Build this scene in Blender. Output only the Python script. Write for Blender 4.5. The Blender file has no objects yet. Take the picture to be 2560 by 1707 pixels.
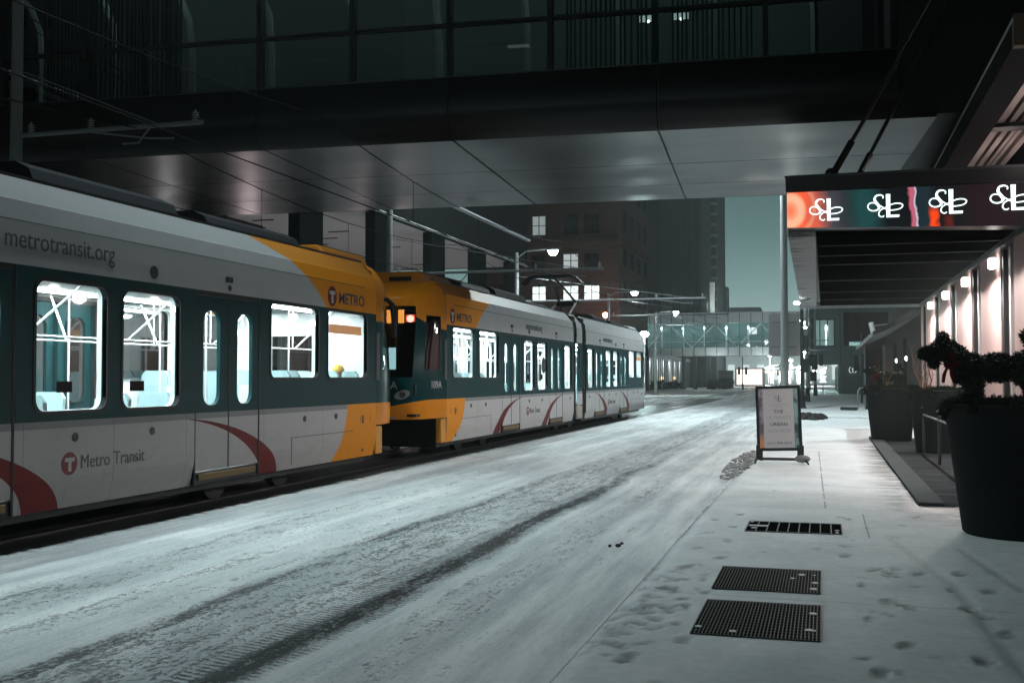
import bpy, bmesh, math, random
from mathutils import Vector, Matrix
random.seed(7)
C = bpy.context.scene.collection
R = math.radians
PI = math.pi
# ------------------------------------------------------------------ camera, world, exposure
cam_d = bpy.data.cameras.new('camera')
cam = bpy.data.objects.new('camera', cam_d)
C.objects.link(cam)
cam.location = (0, 0, 1.6)
cam.rotation_euler = (R(90 + 1.8986), 0, R(16.105))
cam_d.lens = 37.97
cam_d.sensor_width = 36
cam_d.clip_start = 0.05
cam_d.clip_end = 2000
bpy.context.scene.camera = cam
sc = bpy.context.scene
sc.view_settings.view_transform = 'Standard'
sc.view_settings.look = 'None'
sc.view_settings.exposure = 0.0
sc.view_settings.gamma = 1.0
sc.cycles.use_denoising = True
sc.cycles.max_bounces = 6
sc.cycles.diffuse_bounces = 2
sc.cycles.glossy_bounces = 3
sc.cycles.transparent_max_bounces = 16
sc.cycles.volume_bounces = 0
sc.cycles.sample_clamp_indirect = 3.0
w = bpy.data.worlds.new('World')
sc.world = w
w.use_nodes = True
nt = w.node_tree
bg = nt.nodes['Background']
tc = nt.nodes.new('ShaderNodeTexCoord')
sx = nt.nodes.new('ShaderNodeSeparateXYZ')
cr = nt.nodes.new('ShaderNodeValToRGB')
nt.links.new(tc.outputs['Generated'], sx.inputs[0])
nt.links.new(sx.outputs['Z'], cr.inputs[0])
cr.color_ramp.elements[0].position = 0.0
cr.color_ramp.elements[0].color = (0.60, 0.75, 0.75, 1)
cr.color_ramp.elements[1].position = 0.9
cr.color_ramp.elements[1].color = (0.003, 0.006, 0.006, 1)
for p_, c_ in ((0.022, (0.50, 0.66, 0.66, 1)), (0.050, (0.33, 0.47, 0.465, 1)), (0.080, (0.24, 0.385, 0.375, 1)), (0.125, (0.130, 0.235, 0.232, 1)),
               (0.165, (0.082, 0.162, 0.160, 1)), (0.26, (0.025, 0.052, 0.052, 1)), (0.40, (0.008, 0.016, 0.016, 1))):
    e_ = cr.color_ramp.elements.new(p_)
    e_.color = c_
sky = nt.nodes.new('ShaderNodeTexSky')
sky.sky_type = 'NISHITA'
sky.sun_disc = False
sky.sun_elevation = R(-8)
sky.sun_rotation = R(200)
addn = nt.nodes.new('ShaderNodeMix')
addn.data_type = 'RGBA'
addn.blend_type = 'ADD'
addn.inputs[0].default_value = 0.05
nt.links.new(cr.outputs[0], addn.inputs[6])
nt.links.new(sky.outputs[0], addn.inputs[7])
nt.links.new(addn.outputs[2], bg.inputs[0])
bg.inputs[1].default_value = 1.0

TEAL = (0.80, 1.0, 0.98)
COOL = (0.88, 1.0, 1.0)
WARM = (1.0, 0.80, 0.74)

# ------------------------------------------------------------------ node maths
class X:
    def __init__(s, nt, so): s.nt = nt; s.so = so
    def _op(s, op, *a):
        n = s.nt.nodes.new('ShaderNodeMath'); n.operation = op
        for i, v in enumerate((s,) + a):
            if isinstance(v, X): s.nt.links.new(v.so, n.inputs[i])
            else: n.inputs[i].default_value = float(v)
        return X(s.nt, n.outputs[0])
    def __add__(s, o): return s._op('ADD', o)
    def __radd__(s, o): return s._op('ADD', o)
    def __sub__(s, o): return s._op('SUBTRACT', o)
    def __rsub__(s, o): return (s * -1.0) + o
    def __mul__(s, o): return s._op('MULTIPLY', o)
    def __rmul__(s, o): return s._op('MULTIPLY', o)
    def __truediv__(s, o): return s._op('DIVIDE', o)
    def abs(s): return s._op('ABSOLUTE')
    def sin(s): return s._op('SINE')
    def mx(s, o): return s._op('MAXIMUM', o)
    def mn(s, o): return s._op('MINIMUM', o)
    def gt(s, v): return s._op('GREATER_THAN', v)
    def lt(s, v): return s._op('LESS_THAN', v)
    def clamp(s): return s.mx(0.0).mn(1.0)
    def step(s, v, soft): return ((s - v) / soft + 0.5).clamp()
def coords(nt, obj=True):
    t = nt.nodes.new('ShaderNodeTexCoord'); q = nt.nodes.new('ShaderNodeSeparateXYZ')
    nt.links.new(t.outputs['Object' if obj else 'Generated'], q.inputs[0])
    return t.outputs['Object'], X(nt, q.outputs[0]), X(nt, q.outputs[1]), X(nt, q.outputs[2])
def noise(nt, vec, scale, detail=4, rough=0.6, sc3=None):
    if sc3:
        m = nt.nodes.new('ShaderNodeMapping'); m.inputs['Scale'].default_value = sc3
        nt.links.new(vec, m.inputs[0]); vec = m.outputs[0]
    n = nt.nodes.new('ShaderNodeTexNoise')
    n.inputs['Scale'].default_value = scale; n.inputs['Detail'].default_value = detail; n.inputs['Roughness'].default_value = rough
    nt.links.new(vec, n.inputs['Vector'])
    return X(nt, n.outputs[0])
def mixc(nt, f, a, b):
    n = nt.nodes.new('ShaderNodeMix'); n.data_type = 'RGBA'
    if isinstance(f, X): nt.links.new(f.so, n.inputs[0])
    else: n.inputs[0].default_value = f
    for k, v in ((6, a), (7, b)):
        if isinstance(v, tuple): n.inputs[k].default_value = (v[0], v[1], v[2], 1)
        else: nt.links.new(v, n.inputs[k])
    return n.outputs[2]
def bump(nt, h, strength, dist=0.02):
    b = nt.nodes.new('ShaderNodeBump'); b.inputs['Strength'].default_value = strength; b.inputs['Distance'].default_value = dist
    nt.links.new(h.so, b.inputs['Height']); return b.outputs[0]
def newmat(name):
    m = bpy.data.materials.new(name); m.use_nodes = True
    return m, m.node_tree, m.node_tree.nodes['Principled BSDF']
_mc = {}
def mat(name, col, rough=0.6, metal=0.0, var=0.25, scale=6.0, bmp=0.0, em=None, es=0.0, sc3=None, coat=0.0, spec=None):
    if name in _mc: return _mc[name]
    m, nt, b = newmat(name)
    v, x, y, z = coords(nt)
    n = noise(nt, v, scale, 5, 0.65, sc3)
    f = ((n - 0.5) * 2.2 * var + 0.5).clamp()
    dk = tuple(c * (1 - var) for c in col); lt = tuple(min(1, c * (1 + var)) for c in col)
    nt.links.new(mixc(nt, f, dk, lt), b.inputs['Base Color'])
    b.inputs['Roughness'].default_value = rough; b.inputs['Metallic'].default_value = metal
    b.inputs['Coat Weight'].default_value = coat
    b.inputs['Specular IOR Level'].default_value = spec if spec is not None else (0.0 if rough >= 0.85 else 0.03 if rough >= 0.6 else 0.25 if rough > 0.3 else 0.5)
    if bmp: nt.links.new(bump(nt, n, bmp), b.inputs['Normal'])
    if em: b.inputs['Emission Color'].default_value = (*em, 1); b.inputs['Emission Strength'].default_value = es
    _mc[name] = m
    return m
def glass(name, tint, gl=0.12, rough=0.03, opaque=None):
    if name in _mc: return _mc[name]
    m = bpy.data.materials.new(name); m.use_nodes = True; nt = m.node_tree; nt.nodes.clear()
    o = nt.nodes.new('ShaderNodeOutputMaterial'); t = nt.nodes.new('ShaderNodeBsdfTransparent'); g = nt.nodes.new('ShaderNodeBsdfGlossy')
    t.inputs[0].default_value = (*tint, 1); g.inputs['Roughness'].default_value = rough
    mx = nt.nodes.new('ShaderNodeMixShader'); lw = nt.nodes.new('ShaderNodeLayerWeight'); lw.inputs[0].default_value = 0.25
    q = X(nt, lw.outputs['Facing']) * 0.35 + gl
    nt.links.new(q.clamp().so, mx.inputs[0]); nt.links.new(t.outputs[0], mx.inputs[1]); nt.links.new(g.outputs[0], mx.inputs[2])
    nt.links.new(mx.outputs[0], o.inputs[0]); _mc[name] = m
    return m
def emit(name, col, s):
    return mat(name, (0.6, 0.6, 0.6), 0.5, 0, 0.05, em=col, es=s)

# ------------------------------------------------------------------ mesh helpers
class MB:
    def __init__(s): s.v = []; s.f = []
    def add(s, vs, fs):
        o = len(s.v); s.v += [tuple(p) for p in vs]; s.f += [tuple(i + o for i in f) for f in fs]; return s
    def box(s, x0, x1, y0, y1, z0, z1):
        return s.add([(x0,y0,z0),(x1,y0,z0),(x1,y1,z0),(x0,y1,z0),(x0,y0,z1),(x1,y0,z1),(x1,y1,z1),(x0,y1,z1)],
                     [(0,3,2,1),(4,5,6,7),(0,1,5,4),(1,2,6,5),(2,3,7,6),(3,0,4,7)])
    def tube(s, pts, r, n=8, cap=True):
        pts = [Vector(p) for p in pts]; rr = r if isinstance(r, (list, tuple)) else [r] * len(pts)
        vs = []; u0 = None
        for i, p in enumerate(pts):
            d = (pts[min(i+1, len(pts)-1)] - pts[max(i-1, 0)]).normalized()
            u = d.cross(Vector((0, 0, 1))) if u0 is None else (u0 - d * u0.dot(d))
            if u.length < 1e-3: u = d.cross(Vector((1, 0, 0)))
            u.normalize(); u0 = u; v = d.cross(u)
            for k in range(n):
                a = 2 * PI * k / n; vs.append(p + (u * math.cos(a) + v * math.sin(a)) * rr[i])
        fs = [(i*n+k, i*n+(k+1) % n, (i+1)*n+(k+1) % n, (i+1)*n+k) for i in range(len(pts)-1) for k in range(n)]
        if cap: fs += [tuple(range(n-1, -1, -1)), tuple(range((len(pts)-1)*n, len(pts)*n))]
        return s.add(vs, fs)
    def lathe(s, prof, c=(0, 0, 0), n=32):
        vs = [(c[0] + r * math.cos(2*PI*k/n), c[1] + r * math.sin(2*PI*k/n), c[2] + z) for r, z in prof for k in range(n)]
        fs = [(i*n+k, i*n+(k+1) % n, (i+1)*n+(k+1) % n, (i+1)*n+k) for i in range(len(prof)-1) for k in range(n)]
        return s.add(vs, fs)
    def prism(s, poly, fn, a, b):      # poly 2D ccw, fn(u,v,w)->xyz
        n = len(poly)
        vs = [fn(u, v, a) for u, v in poly] + [fn(u, v, b) for u, v in poly]
        return s.add(vs, [tuple(range(n-1, -1, -1)), tuple(range(n, 2*n))] + [(i, (i+1) % n, n+(i+1) % n, n+i) for i in range(n)])
    def sphere(s, c, r, n=10, m=7, sq=(1, 1, 1)):
        vs = []; fs = []
        for j in range(m+1):
            t = PI * j / m
            for k in range(n):
                a = 2*PI*k/n; vs.append((c[0]+r*sq[0]*math.sin(t)*math.cos(a), c[1]+r*sq[1]*math.sin(t)*math.sin(a), c[2]+r*sq[2]*math.cos(t)))
        for j in range(m):
            for k in range(n): fs.append((j*n+k, (j+1)*n+k, (j+1)*n+(k+1) % n, j*n+(k+1) % n))
        return s.add(vs, fs)
    def build(s, name, m, parent=None, smooth=False, bevel=0.0, fix=True):
        me = bpy.data.meshes.new(name); me.from_pydata(s.v, [], s.f); me.update()
        if fix:
            bm = bmesh.new(); bm.from_mesh(me); bmesh.ops.remove_doubles(bm, verts=bm.verts, dist=1e-5)
            bmesh.ops.recalc_face_normals(bm, faces=bm.faces); bm.to_mesh(me); bm.free()
        if m: me.materials.append(m)
        if smooth:
            me.shade_smooth(); me.set_sharp_from_angle(angle=R(35))
        o = bpy.data.objects.new(name, me); C.objects.link(o)
        if bevel:
            bv = o.modifiers.new('bevel', 'BEVEL'); bv.width = bevel; bv.segments = 2; bv.limit_method = 'ANGLE'
        if parent: o.parent = parent
        return o
def bx(name, m, b, parent=None, bevel=0.0): return MB().box(*b).build(name, m, parent, bevel=bevel)
def tag(o, label=None, cat=None, group=None, kind=None):
    if label: o['label'] = label
    if cat: o['category'] = cat
    if group: o['group'] = group
    if kind: o['kind'] = kind
    return o
def thing(name, label, cat, loc=(0, 0, 0), rz=0, group=None):
    o = bpy.data.objects.new(name, None); C.objects.link(o); o.location = loc; o.rotation_euler = (0, 0, rz)
    o.empty_display_size = 0.2
    return tag(o, label, cat, group)
def dup(root, loc, rz=None, label=None, group=None):
    def cp(o, par):
        c = o.copy(); C.objects.link(c); c.parent = par
        for ch in list(kids.get(o, [])): cp(ch, c)
        return c
    kids = {}
    for o in C.objects:
        if o.parent: kids.setdefault(o.parent, []).append(o)
    r = cp(root, None); r.location = loc
    if rz is not None: r.rotation_euler = (0, 0, rz)
    if label: r['label'] = label
    if group: r['group'] = group
    return r
def light(name, loc, energy, col=COOL, size=0.15, typ='POINT', parent=None, rot=None, spot=None):
    l = bpy.data.lights.new(name, typ); l.energy = energy; l.color = col
    if typ == 'AREA': l.shape = 'RECTANGLE'; l.size, l.size_y = size
    else: l.shadow_soft_size = size
    if spot: l.spot_size = R(spot); l.spot_blend = 1.0 if spot < 130 else 0.6 if spot < 170 else 0.12
    o = bpy.data.objects.new(name, l); C.objects.link(o); o.location = loc
    if rot: o.rotation_euler = rot
    if parent: o.parent = parent
    return o
_txt = {}
def text(s, size, M, m, parent, name='lettering', ext=0.002, align='LEFT', xs=1.0, off=0.0):
    key = (s, size, align, ext, xs, off)
    cu = bpy.data.curves.new('t', 'FONT'); cu.body = s; cu.size = size; cu.extrude = ext; cu.align_x = align; cu.offset = off; cu.resolution_u = 4
    o = bpy.data.objects.new('t', cu); C.objects.link(o)
    dg = bpy.context.evaluated_depsgraph_get(); me = bpy.data.meshes.new_from_object(o.evaluated_get(dg))
    bpy.data.objects.remove(o); bpy.data.curves.remove(cu)
    me.transform(M @ Matrix.Diagonal((xs, 1, 1, 1))); me.name = name; me.materials.clear(); me.materials.append(m)
    ob = bpy.data.objects.new(name, me); C.objects.link(ob); ob.parent = parent
    return ob
# frames for writing: text x axis -> u, text y -> z, normal -> outwards
def MF(o, u, v): 
    u = Vector(u).normalized(); v = Vector(v).normalized(); n = u.cross(v)
    M = Matrix((u, v, n)).transposed().to_4x4(); M.translation = Vector(o); return M

# ------------------------------------------------------------------ materials
blackm = mat('black_paint', (0.012, 0.013, 0.014), 0.5, 0, 0.2)
rubber = mat('rubber', (0.01, 0.011, 0.012), 0.55)
steel = mat('galvanised_steel', (0.30, 0.32, 0.33), 0.45, 0.7, 0.2, 8)
darksteel = mat('dark_steel', (0.05, 0.055, 0.06), 0.4, 0.8, 0.2, 8)
concrete = mat('dark_concrete', (0.055, 0.07, 0.07), 0.85, 0, 0.25, 3, 0.2)
snowm = mat('snow', (0.80, 0.83, 0.84), 0.75, 0, 0.05, 14, 0.5)
whitep = mat('interior_white', (0.82, 0.84, 0.85), 0.45, 0, 0.04)

def road_material():
    m, nt, b = newmat('snowy_road')
    v, x, y, z = coords(nt)
    wob = noise(nt, v, 0.22, 2) * 0.5 - 0.25
    xx = x + wob
    fine = noise(nt, v, 9, 6, 0.7, (1, 0.35, 1))
    streak = noise(nt, v, 5.0, 5, 0.75, (1, 0.06, 1))
    med = noise(nt, v, 1.2, 4, 0.6, (1, 0.25, 1))
    grit = noise(nt, v, 45, 3, 0.7)
    tot = None
    for c, h, soft, a in ((-3.16, 0.16, 0.20, 0.90), (-3.75, 0.55, 0.30, 0.49), (-4.28, 0.15, 0.22, 0.66), (-5.72, 0.36, 0.3, 0.36),
                          (-5.05, 0.20, 0.2, 0.26), (-2.42, 0.20, 0.16, 0.34), (-6.35, 0.14, 0.15, 0.26), (-1.98, 0.06, 0.1, 0.20), (-4.62, 0.14, 0.2, 0.22), (-6.0, 0.10, 0.1, 0.20), (-2.72, 0.10, 0.12, 0.26)):
        bnd = (1.0 - ((xx - c).abs() - h + soft * 0.5) / soft).clamp() * a
        if a > 0.5: bnd = bnd * (1.0 - ((y - 13.0) / 12.0).clamp() * 0.52) * (0.72 + (noise(nt, v, 0.5, 3, .6, (1, .6, 1)) * 0.6)).mn(1.0)
        tot = bnd if tot is None else tot.mx(bnd)
    tread = ((y * 105.0 + x * 26.0).sin() * 0.5 + 0.5)
    edge = (1.0 - ((xx + 3.36).abs() - 0.03) / 0.07).clamp().mx((1.0 - ((xx + 2.98).abs() - 0.02) / 0.06).clamp() * 0.6)
    spk = noise(nt, v, 26, 5, 0.75, (1, 0.7, 1))
    n = spk * 0.42 + streak * 0.30 + fine * 0.28
    k = ((n - (0.585 - tot * 0.19) - edge * (tread - 0.62) * 0.12) * 11.0).clamp()
    k = (k * (0.35 + tot * 0.75)).mx(tot * tot * 0.42 * (0.4 + streak)).clamp()
    # wet dark band round the rails
    jag = noise(nt, v, 4.2, 5, 0.8, (0.6, 1.5, 1)) * 1.15 - 0.1
    nearr = (1.0 - (((x + 8.6).abs() - 0.95 - jag * 0.7) / 0.14)).clamp()
    railw = (1.0 - (((x + 8.6).abs() - 0.7).abs() - 0.14) / 0.1).clamp()
    rail2 = (1.0 - (((x + 12.3).abs() - 0.7).abs() - 0.10) / 0.15).clamp() * 0.7
    wet = nearr * (0.55 + streak * 0.7)
    kk = k.mx(wet.clamp()).mx(railw * 0.95).mx(rail2)
    # far rut band
    tone = ((med - 0.5) * 2.2 + (streak - 0.5) * 2.6 + (grit - 0.5) * 1.2 + 0.55 - tot * 0.45).clamp()
    col = mixc(nt, kk.clamp(), mixc(nt, tone, (0.50, 0.55, 0.57), (0.85, 0.88, 0.885)), (0.028, 0.032, 0.034))
    nt.links.new(col, b.inputs['Base Color'])
    nt.links.new((0.75 - kk.clamp() * 0.40).so, b.inputs['Roughness'])
    b.inputs['Specular IOR Level'].default_value = 0.015
    hgt = (1.0 - k * 0.9) + fine * 0.5 * (0.25 + tot) + spk * 0.35 * (0.15 + tot) + med * 0.4 + grit * 0.05
    nt.links.new(bump(nt, hgt, 0.9, 0.035), b.inputs['Normal'])
    return m
def walk_material():
    m, nt, b = newmat('snowy_pavement')
    v, x, y, z = coords(nt)
    at = nt.nodes.new('ShaderNodeAttribute'); at.attribute_name = 'wear'
    wr = X(nt, at.outputs['Fac'])
    fine = noise(nt, v, 12, 6, 0.7); med = noise(nt, v, 1.4, 4, 0.6); st = noise(nt, v, 1.5, 5, 0.7, (0.55, 1.5, 1))
    # wet patches by the building side
    pat = ((x - 0.55) / 0.8).clamp() * (1.0 - ((y - 20.0).abs() - 6.0).mx(0.0) / 2.0).clamp()
    wetp = ((st - 0.50 + pat * 0.22) * 6.0).clamp() * (pat * 1.6).clamp()
    seam = 0.0
    for sxp, y0, y1, sl in ((0.0, 13.8, 24.5, -0.012), (0.42, 11.4, 13.4, 0.0)):
        s_ = (1.0 - ((x - (sxp + 0.0)) + (y - y0) * sl * -1.0).abs() / 0.014).clamp() * y.gt(y0) * y.lt(y1) * (noise(nt, v, 1.6, 2) - 0.42).gt(0.0)
        seam = s_ if isinstance(seam, float) else seam + s_
    for yy in (8.1, 10.9, 13.75, 16.6, 19.4, 22.3, 25.2, 31, 38, 46, 58):
        seam = seam + (1.0 - ((y - yy) + (x * 0.04)).abs() / 0.03).clamp() * (0.30 + 0.02 * 1) * (noise(nt, v, 0.8, 2) - 0.40).gt(0.0)
    k = (wr * (0.45 + fine) + wetp * 0.9 + seam * 0.7 + ((fine - 0.66) * 2.5).clamp() * 0.25).clamp()
    col = mixc(nt, k, mixc(nt, ((med - 0.5) * 1.6 + (fine - 0.5) * 1.4 + 0.5).clamp(), (0.58, 0.63, 0.645), (0.82, 0.85, 0.855)), (0.045, 0.05, 0.052))
    nt.links.new(col, b.inputs['Base Color'])
    nt.links.new((0.78 - k * 0.4).so, b.inputs['Roughness'])
    b.inputs['Specular IOR Level'].default_value = 0.015
    nt.links.new(bump(nt, fine * 0.6 + med * 0.6 - k, 0.6, 0.02), b.inputs['Normal'])
    return m

# ------------------------------------------------------------------ ground, road, pavement
def sheet(name, x0, x1, y0, y1, z, m, nx=2, ny=2):
    vs = [(x0 + (x1-x0)*i/nx, y0 + (y1-y0)*j/ny, z) for j in range(ny+1) for i in range(nx+1)]
    fs = [(j*(nx+1)+i, j*(nx+1)+i+1, (j+1)*(nx+1)+i+1, (j+1)*(nx+1)+i) for j in range(ny) for i in range(nx)]
    o = MB().add(vs, fs).build(name, m, fix=False); return tag(o, kind='structure')
sheet('ground', -600, 600, -60, 900, -0.08, snowm)
sheet('road', -13.6, -1.42, -20, 420, -0.035, road_material(), 4, 40)
sheet('cross_street', -200, 200, 84, 96, -0.030, mat('packed_snow', (0.62, 0.66, 0.67), 0.7, 0, 0.12, 0.8, 0.3), 20, 2)
prints = []
def fp(x, y, a, r=0.13): prints.append((x, y, a, r))
for i in range(7): fp(0.75 + 0.18*(i % 2) + 0.05*i, 5.2 + 0.72*i, random.uniform(-.3, .3), 0.12)
for i in range(9): fp(0.32 - 0.02*i + 0.2*(i % 2), 4.9 + 0.66*i, random.uniform(-.3, .3), 0.115)
for i in range(16): fp(-1.05 + 0.24*(i % 2) - 0.01*i, 5.1 + 0.52*i, random.uniform(-.5, .5), 0.10)
for i in range(60): fp(random.uniform(-1.4, -0.85), random.uniform(6.0, 9.4), random.uniform(-1, 1), random.uniform(.05, .10))
for i in range(34): fp(random.uniform(0.1, 1.1), random.uniform(5.2, 13.5), random.uniform(-1, 1), random.uniform(.05, .10))
for i in range(14): fp(random.uniform(1.0, 1.9), random.uniform(4.6, 8.5), random.uniform(-1, 1), random.uniform(.06, .12))
for i in range(10): fp(random.uniform(-.8, .3), random.uniform(10, 17), random.uniform(-1, 1), random.uniform(.05, .08))
def smooth_n(x, y):
    return (math.sin(x*2.1+y*.7)+math.sin(x*.9-y*1.7+1)+math.sin(x*5.3+y*3.1+2)*.4+math.sin(y*6.1-x*3.7)*.3)/2.7
ribs = [((0.62, 11.4), (0.95, 9.0), (1.02, 6.6), (1.25, 4.4)), ((1.2, 11.0), (1.35, 9.6), (1.42, 9.0), (1.42, 8.9))]
def seg_d(px, py, a, b):
    dx, dy = b[0]-a[0], b[1]-a[1]; t = max(0, min(1, ((px-a[0])*dx+(py-a[1])*dy)/(dx*dx+dy*dy+1e-9)))
    return math.hypot(px-a[0]-t*dx, py-a[1]-t*dy)
def pavement():
    xs = [-1.42 + i*0.04 for i in range(int(4.7/0.04)+1)]
    ys = [-20, -5, 2]; y = 3.4
    while y < 26: ys.append(y); y += 0.035 if y < 14 else 0.09
    ys += [30, 40, 60, 84, 96, 130, 200, 420]
    vs = []; wear = []
    import bisect
    for y in ys:
        for x in xs:
            z = 0.0 + smooth_n(x, y) * 0.006; wv = 0.0
            gflat = -.9 < x < .25 and (6.8 < y < 7.98 or 8.3 < y < 9.4 or 11.5 < y < 12.42)
            if 3.4 <= y < 20:
                for (fx, fy, a, r) in prints:
                    dx, dy = x-fx, y-fy
                    if abs(dx) < .3 and abs(dy) < .35:
                        u = dx*math.cos(a)+dy*math.sin(a); v = -dx*math.sin(a)+dy*math.cos(a)
                        d = math.hypot(u/(r*0.50), v/(r*1.12)) + .10*math.sin(u*90)*math.sin(v*70+fx*30)
                        if d < 1: z -= 0.014*(1-d**5); wv = max(wv, 0.70*(1-d**4) * (0.4 + r*5) * (.75+.25*math.sin(v*150)))
                        elif d < 1.45: z += 0.010*(1-abs(d-1.2)/.25) if abs(d-1.2) < .25 else 0
                for rb in ribs:
                    d = min(seg_d(x, y, rb[i], rb[i+1]) for i in range(3))
                    if d < 0.06: z -= 0.012*(1-d/0.06); wv = max(wv, 0.30*(1-d/0.06))
            if gflat: z = -.004; wv = 0
            ke = x + 1.42
            if ke < 0.12:
                z -= 0.036*(1-ke/0.12)
                if y > 8: wv = max(wv, .75*(1-ke/.05)*(.5+.5*smooth_n(x*3, y*1.7))) if ke < .05 else wv
            vs.append((x, y, z)); wear.append(wv)
    nx = len(xs)
    fs = [(j*nx+i, j*nx+i+1, (j+1)*nx+i+1, (j+1)*nx+i) for j in range(len(ys)-1) for i in range(nx-1)]
    o = MB().add(vs, fs).build('pavement', walk_material(), fix=False)
    o.data.shade_smooth()
    at = o.data.attributes.new('wear', 'FLOAT', 'POINT')
    at.data.foreach_set('value', wear)
    tag(o, kind='structure')
pavement()
# left pavement under the arcade
sheet('left_pavement', -40, -13.6, -20, 84, -0.02, mat('packed_snow', (0.62, 0.66, 0.67)))
km, nt, b_ = newmat('kerb_stone'); v, x, y, z = coords(nt)
kn = ((noise(nt, v, .9, 4, .7) - .52) * 6.0).clamp() * ((y - 6.5) / 5.0).clamp()
nt.links.new(mixc(nt, kn, (.74, .78, .79), (.10, .11, .11)), b_.inputs['Base Color']); b_.inputs['Roughness'].default_value = .8
MB().box(-1.445, -1.425, -20, 84, -.036, -.031).build('kerb', km)
tag(bpy.data.objects['kerb'], kind='structure')
rl = MB()
for c in (-8.575, -12.3):
    for s in (-0.72, 0.72): rl.box(c+s-0.035, c+s+0.035, -20, 300, -0.034, -0.012)
tag(rl.build('rail_track', mat('rail_steel', (0.12, 0.12, 0.12), 0.3, 0.9)), kind='structure')
# ------------------------------------------------------------------ TRAM
L = 24.6
def livery(plain=False):
    m, nt, b = newmat('tram_livery')
    v, x, y, z = coords(nt)
    ya = y.mn(L - y)
    far = y.gt(L / 2)
    white = mixc(nt, noise(nt, v, 3, 5, 0.7, (1, 0.6, 1.6)), (0.54, 0.55, 0.555), (0.66, 0.67, 0.675))
    # road dirt thrown up the lower skirt
    dirt = ((1.0 - z) * 0.55 + (noise(nt, v, 7, 5, 0.75, (1, 0.5, 1.4)) - 0.55) * 0.9).clamp() * 0.45
    white = mixc(nt, dirt, white, (0.16, 0.14, 0.13))
    runs = ((noise(nt, v, 4.0, 4, 0.8, (1, 3.2, .35)) - 0.56) * 3.2).clamp() * 0.30
    white = mixc(nt, runs, white, (0.24, 0.22, 0.20))
    yel = mixc(nt, (dirt * 0.7 + runs + z.gt(3.275) * 0.75).clamp(), (0.90, 0.33, 0.018), (0.30, 0.13, 0.03))  # dirt and runs, plus the upper slope darkened to imitate shade
    grn = mixc(nt, noise(nt, v, 5, 4), (0.001, 0.030, 0.034), (0.002, 0.046, 0.050))
    red = (0.13, 0.012, 0.012)
    up = z - 2.65
    ysh = ya - (up * up * 1.3 + up * 1.0 + 1.88)
    yup = (1.0 - (ysh + 0.02) / 0.04).clamp() * z.gt(2.66) * (1.0 - far if plain else 1.0)
    white = mixc(nt, z.gt(3.275) * 0.62, white, (0.13, 0.14, 0.14))  # roof slope painted darker, shade put into the colour
    lo = 1.17 - z
    bl = far * (1.12 + lo * 0.12 + lo * lo * 0.5) + (1.0 - far) * (1.16 - lo * lo * 0.95)
    ylo = (1.0 - (ya - bl + 0.02) / 0.04).clamp() * z.lt(1.17) * (1.0 - far if plain else 1.0)
    col = mixc(nt, (yup + ylo).clamp(), white, yel)
    arc = None
    for c in (6.2, 10.65):
        dx = ya - c; dz = z - 0.2
        eo = (dx * dx) / (2.9 ** 2) + (dz * dz) / (0.93 ** 2); ei = (dx * dx) / (2.38 ** 2) + (dz * dz) / (0.93 ** 2)
        a = eo.lt(1.0) * ei.gt(1.0) * ya.lt(c)
        arc = a if arc is None else arc + a
    col = mixc(nt, arc.clamp() * z.lt(1.14), col, red)
    stripe = z.gt(1.10) * z.lt(1.17) * (1.0 - ylo)
    col = mixc(nt, stripe, col, (0.30, 0.31, 0.32))
    col = mixc(nt, z.gt(1.17) * z.lt(2.66), col, grn)
    line = (1.0 - (z - 3.075).abs() / 0.010).clamp() * ya.gt(0.45)
    for q_ in (2.0, 3.78, 5.62, 6.98, 8.33): line = line.mx((1.0 - (ya - q_).abs() / 0.007).clamp() * z.lt(1.17) * 0.6)
    col = mixc(nt, line, col, (0.02, 0.02, 0.02))
    nt.links.new(col, b.inputs['Base Color'])
    b.inputs['Roughness'].default_value = 0.5; b.inputs['Specular IOR Level'].default_value = 0.10
    b.inputs['Coat Weight'].default_value = 0.0; b.inputs['Coat Roughness'].default_value = 0.12
    nt.links.new(bump(nt, noise(nt, v, 1.3, 2), 0.25, 0.02), b.inputs['Normal'])
    return m
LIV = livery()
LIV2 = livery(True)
def cab_livery(plain=False):
    m, nt, b = newmat('cab_livery')
    v, x, y, z = coords(nt)
    ax = x.abs()
    top = z.gt(2.97 - (ax / 1.25)._op('POWER', 3.0) * 0.36)
    bot = z.lt(1.02 + ((ax - 0.55) / 0.7).clamp() * 0.15)
    grn = mixc(nt, noise(nt, v, 5, 4), (0.001, 0.030, 0.034), (0.002, 0.046, 0.050))
    dirt = ((noise(nt, v, 6, 5, 0.75) - 0.52) * 2.0).clamp() * 0.5
    yel = mixc(nt, dirt, (0.82, 0.285, 0.016) if not plain else (0.5, 0.5, 0.5), (0.25, 0.12, 0.04) if not plain else (0.2, 0.19, 0.18))
    nt.links.new(mixc(nt, (top + bot).clamp(), grn, yel), b.inputs['Base Color'])
    b.inputs['Roughness'].default_value = 0.25; b.inputs['Specular IOR Level'].default_value = 0.07; b.inputs['Coat Weight'].default_value = 0.0
    return m
CABL = cab_livery()
CABL2 = cab_livery(True)
tglass = glass('tram_glass', (0.90, 0.95, 0.95), 0.10)
dglass = glass('windscreen_glass', (0.42, 0.46, 0.47), 0.12)
fglass = glass('tram_glass_reflective', (0.55, 0.62, 0.62), 0.42, .06)
seatm = mat('seat_fabric', (0.40, 0.56, 0.59), 0.7, 0, 0.1)
textdark = mat('dark_vinyl', (0.045, 0.045, 0.05), 0.5)
logored = mat('logo_red', (0.16, 0.02, 0.02), 0.5)
textw = mat('white_vinyl', (0.6, 0.62, 0.62), 0.5)
pinkw = mat('interior_cream', (0.85, 0.78, 0.74), 0.5, 0, 0.04)

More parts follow.
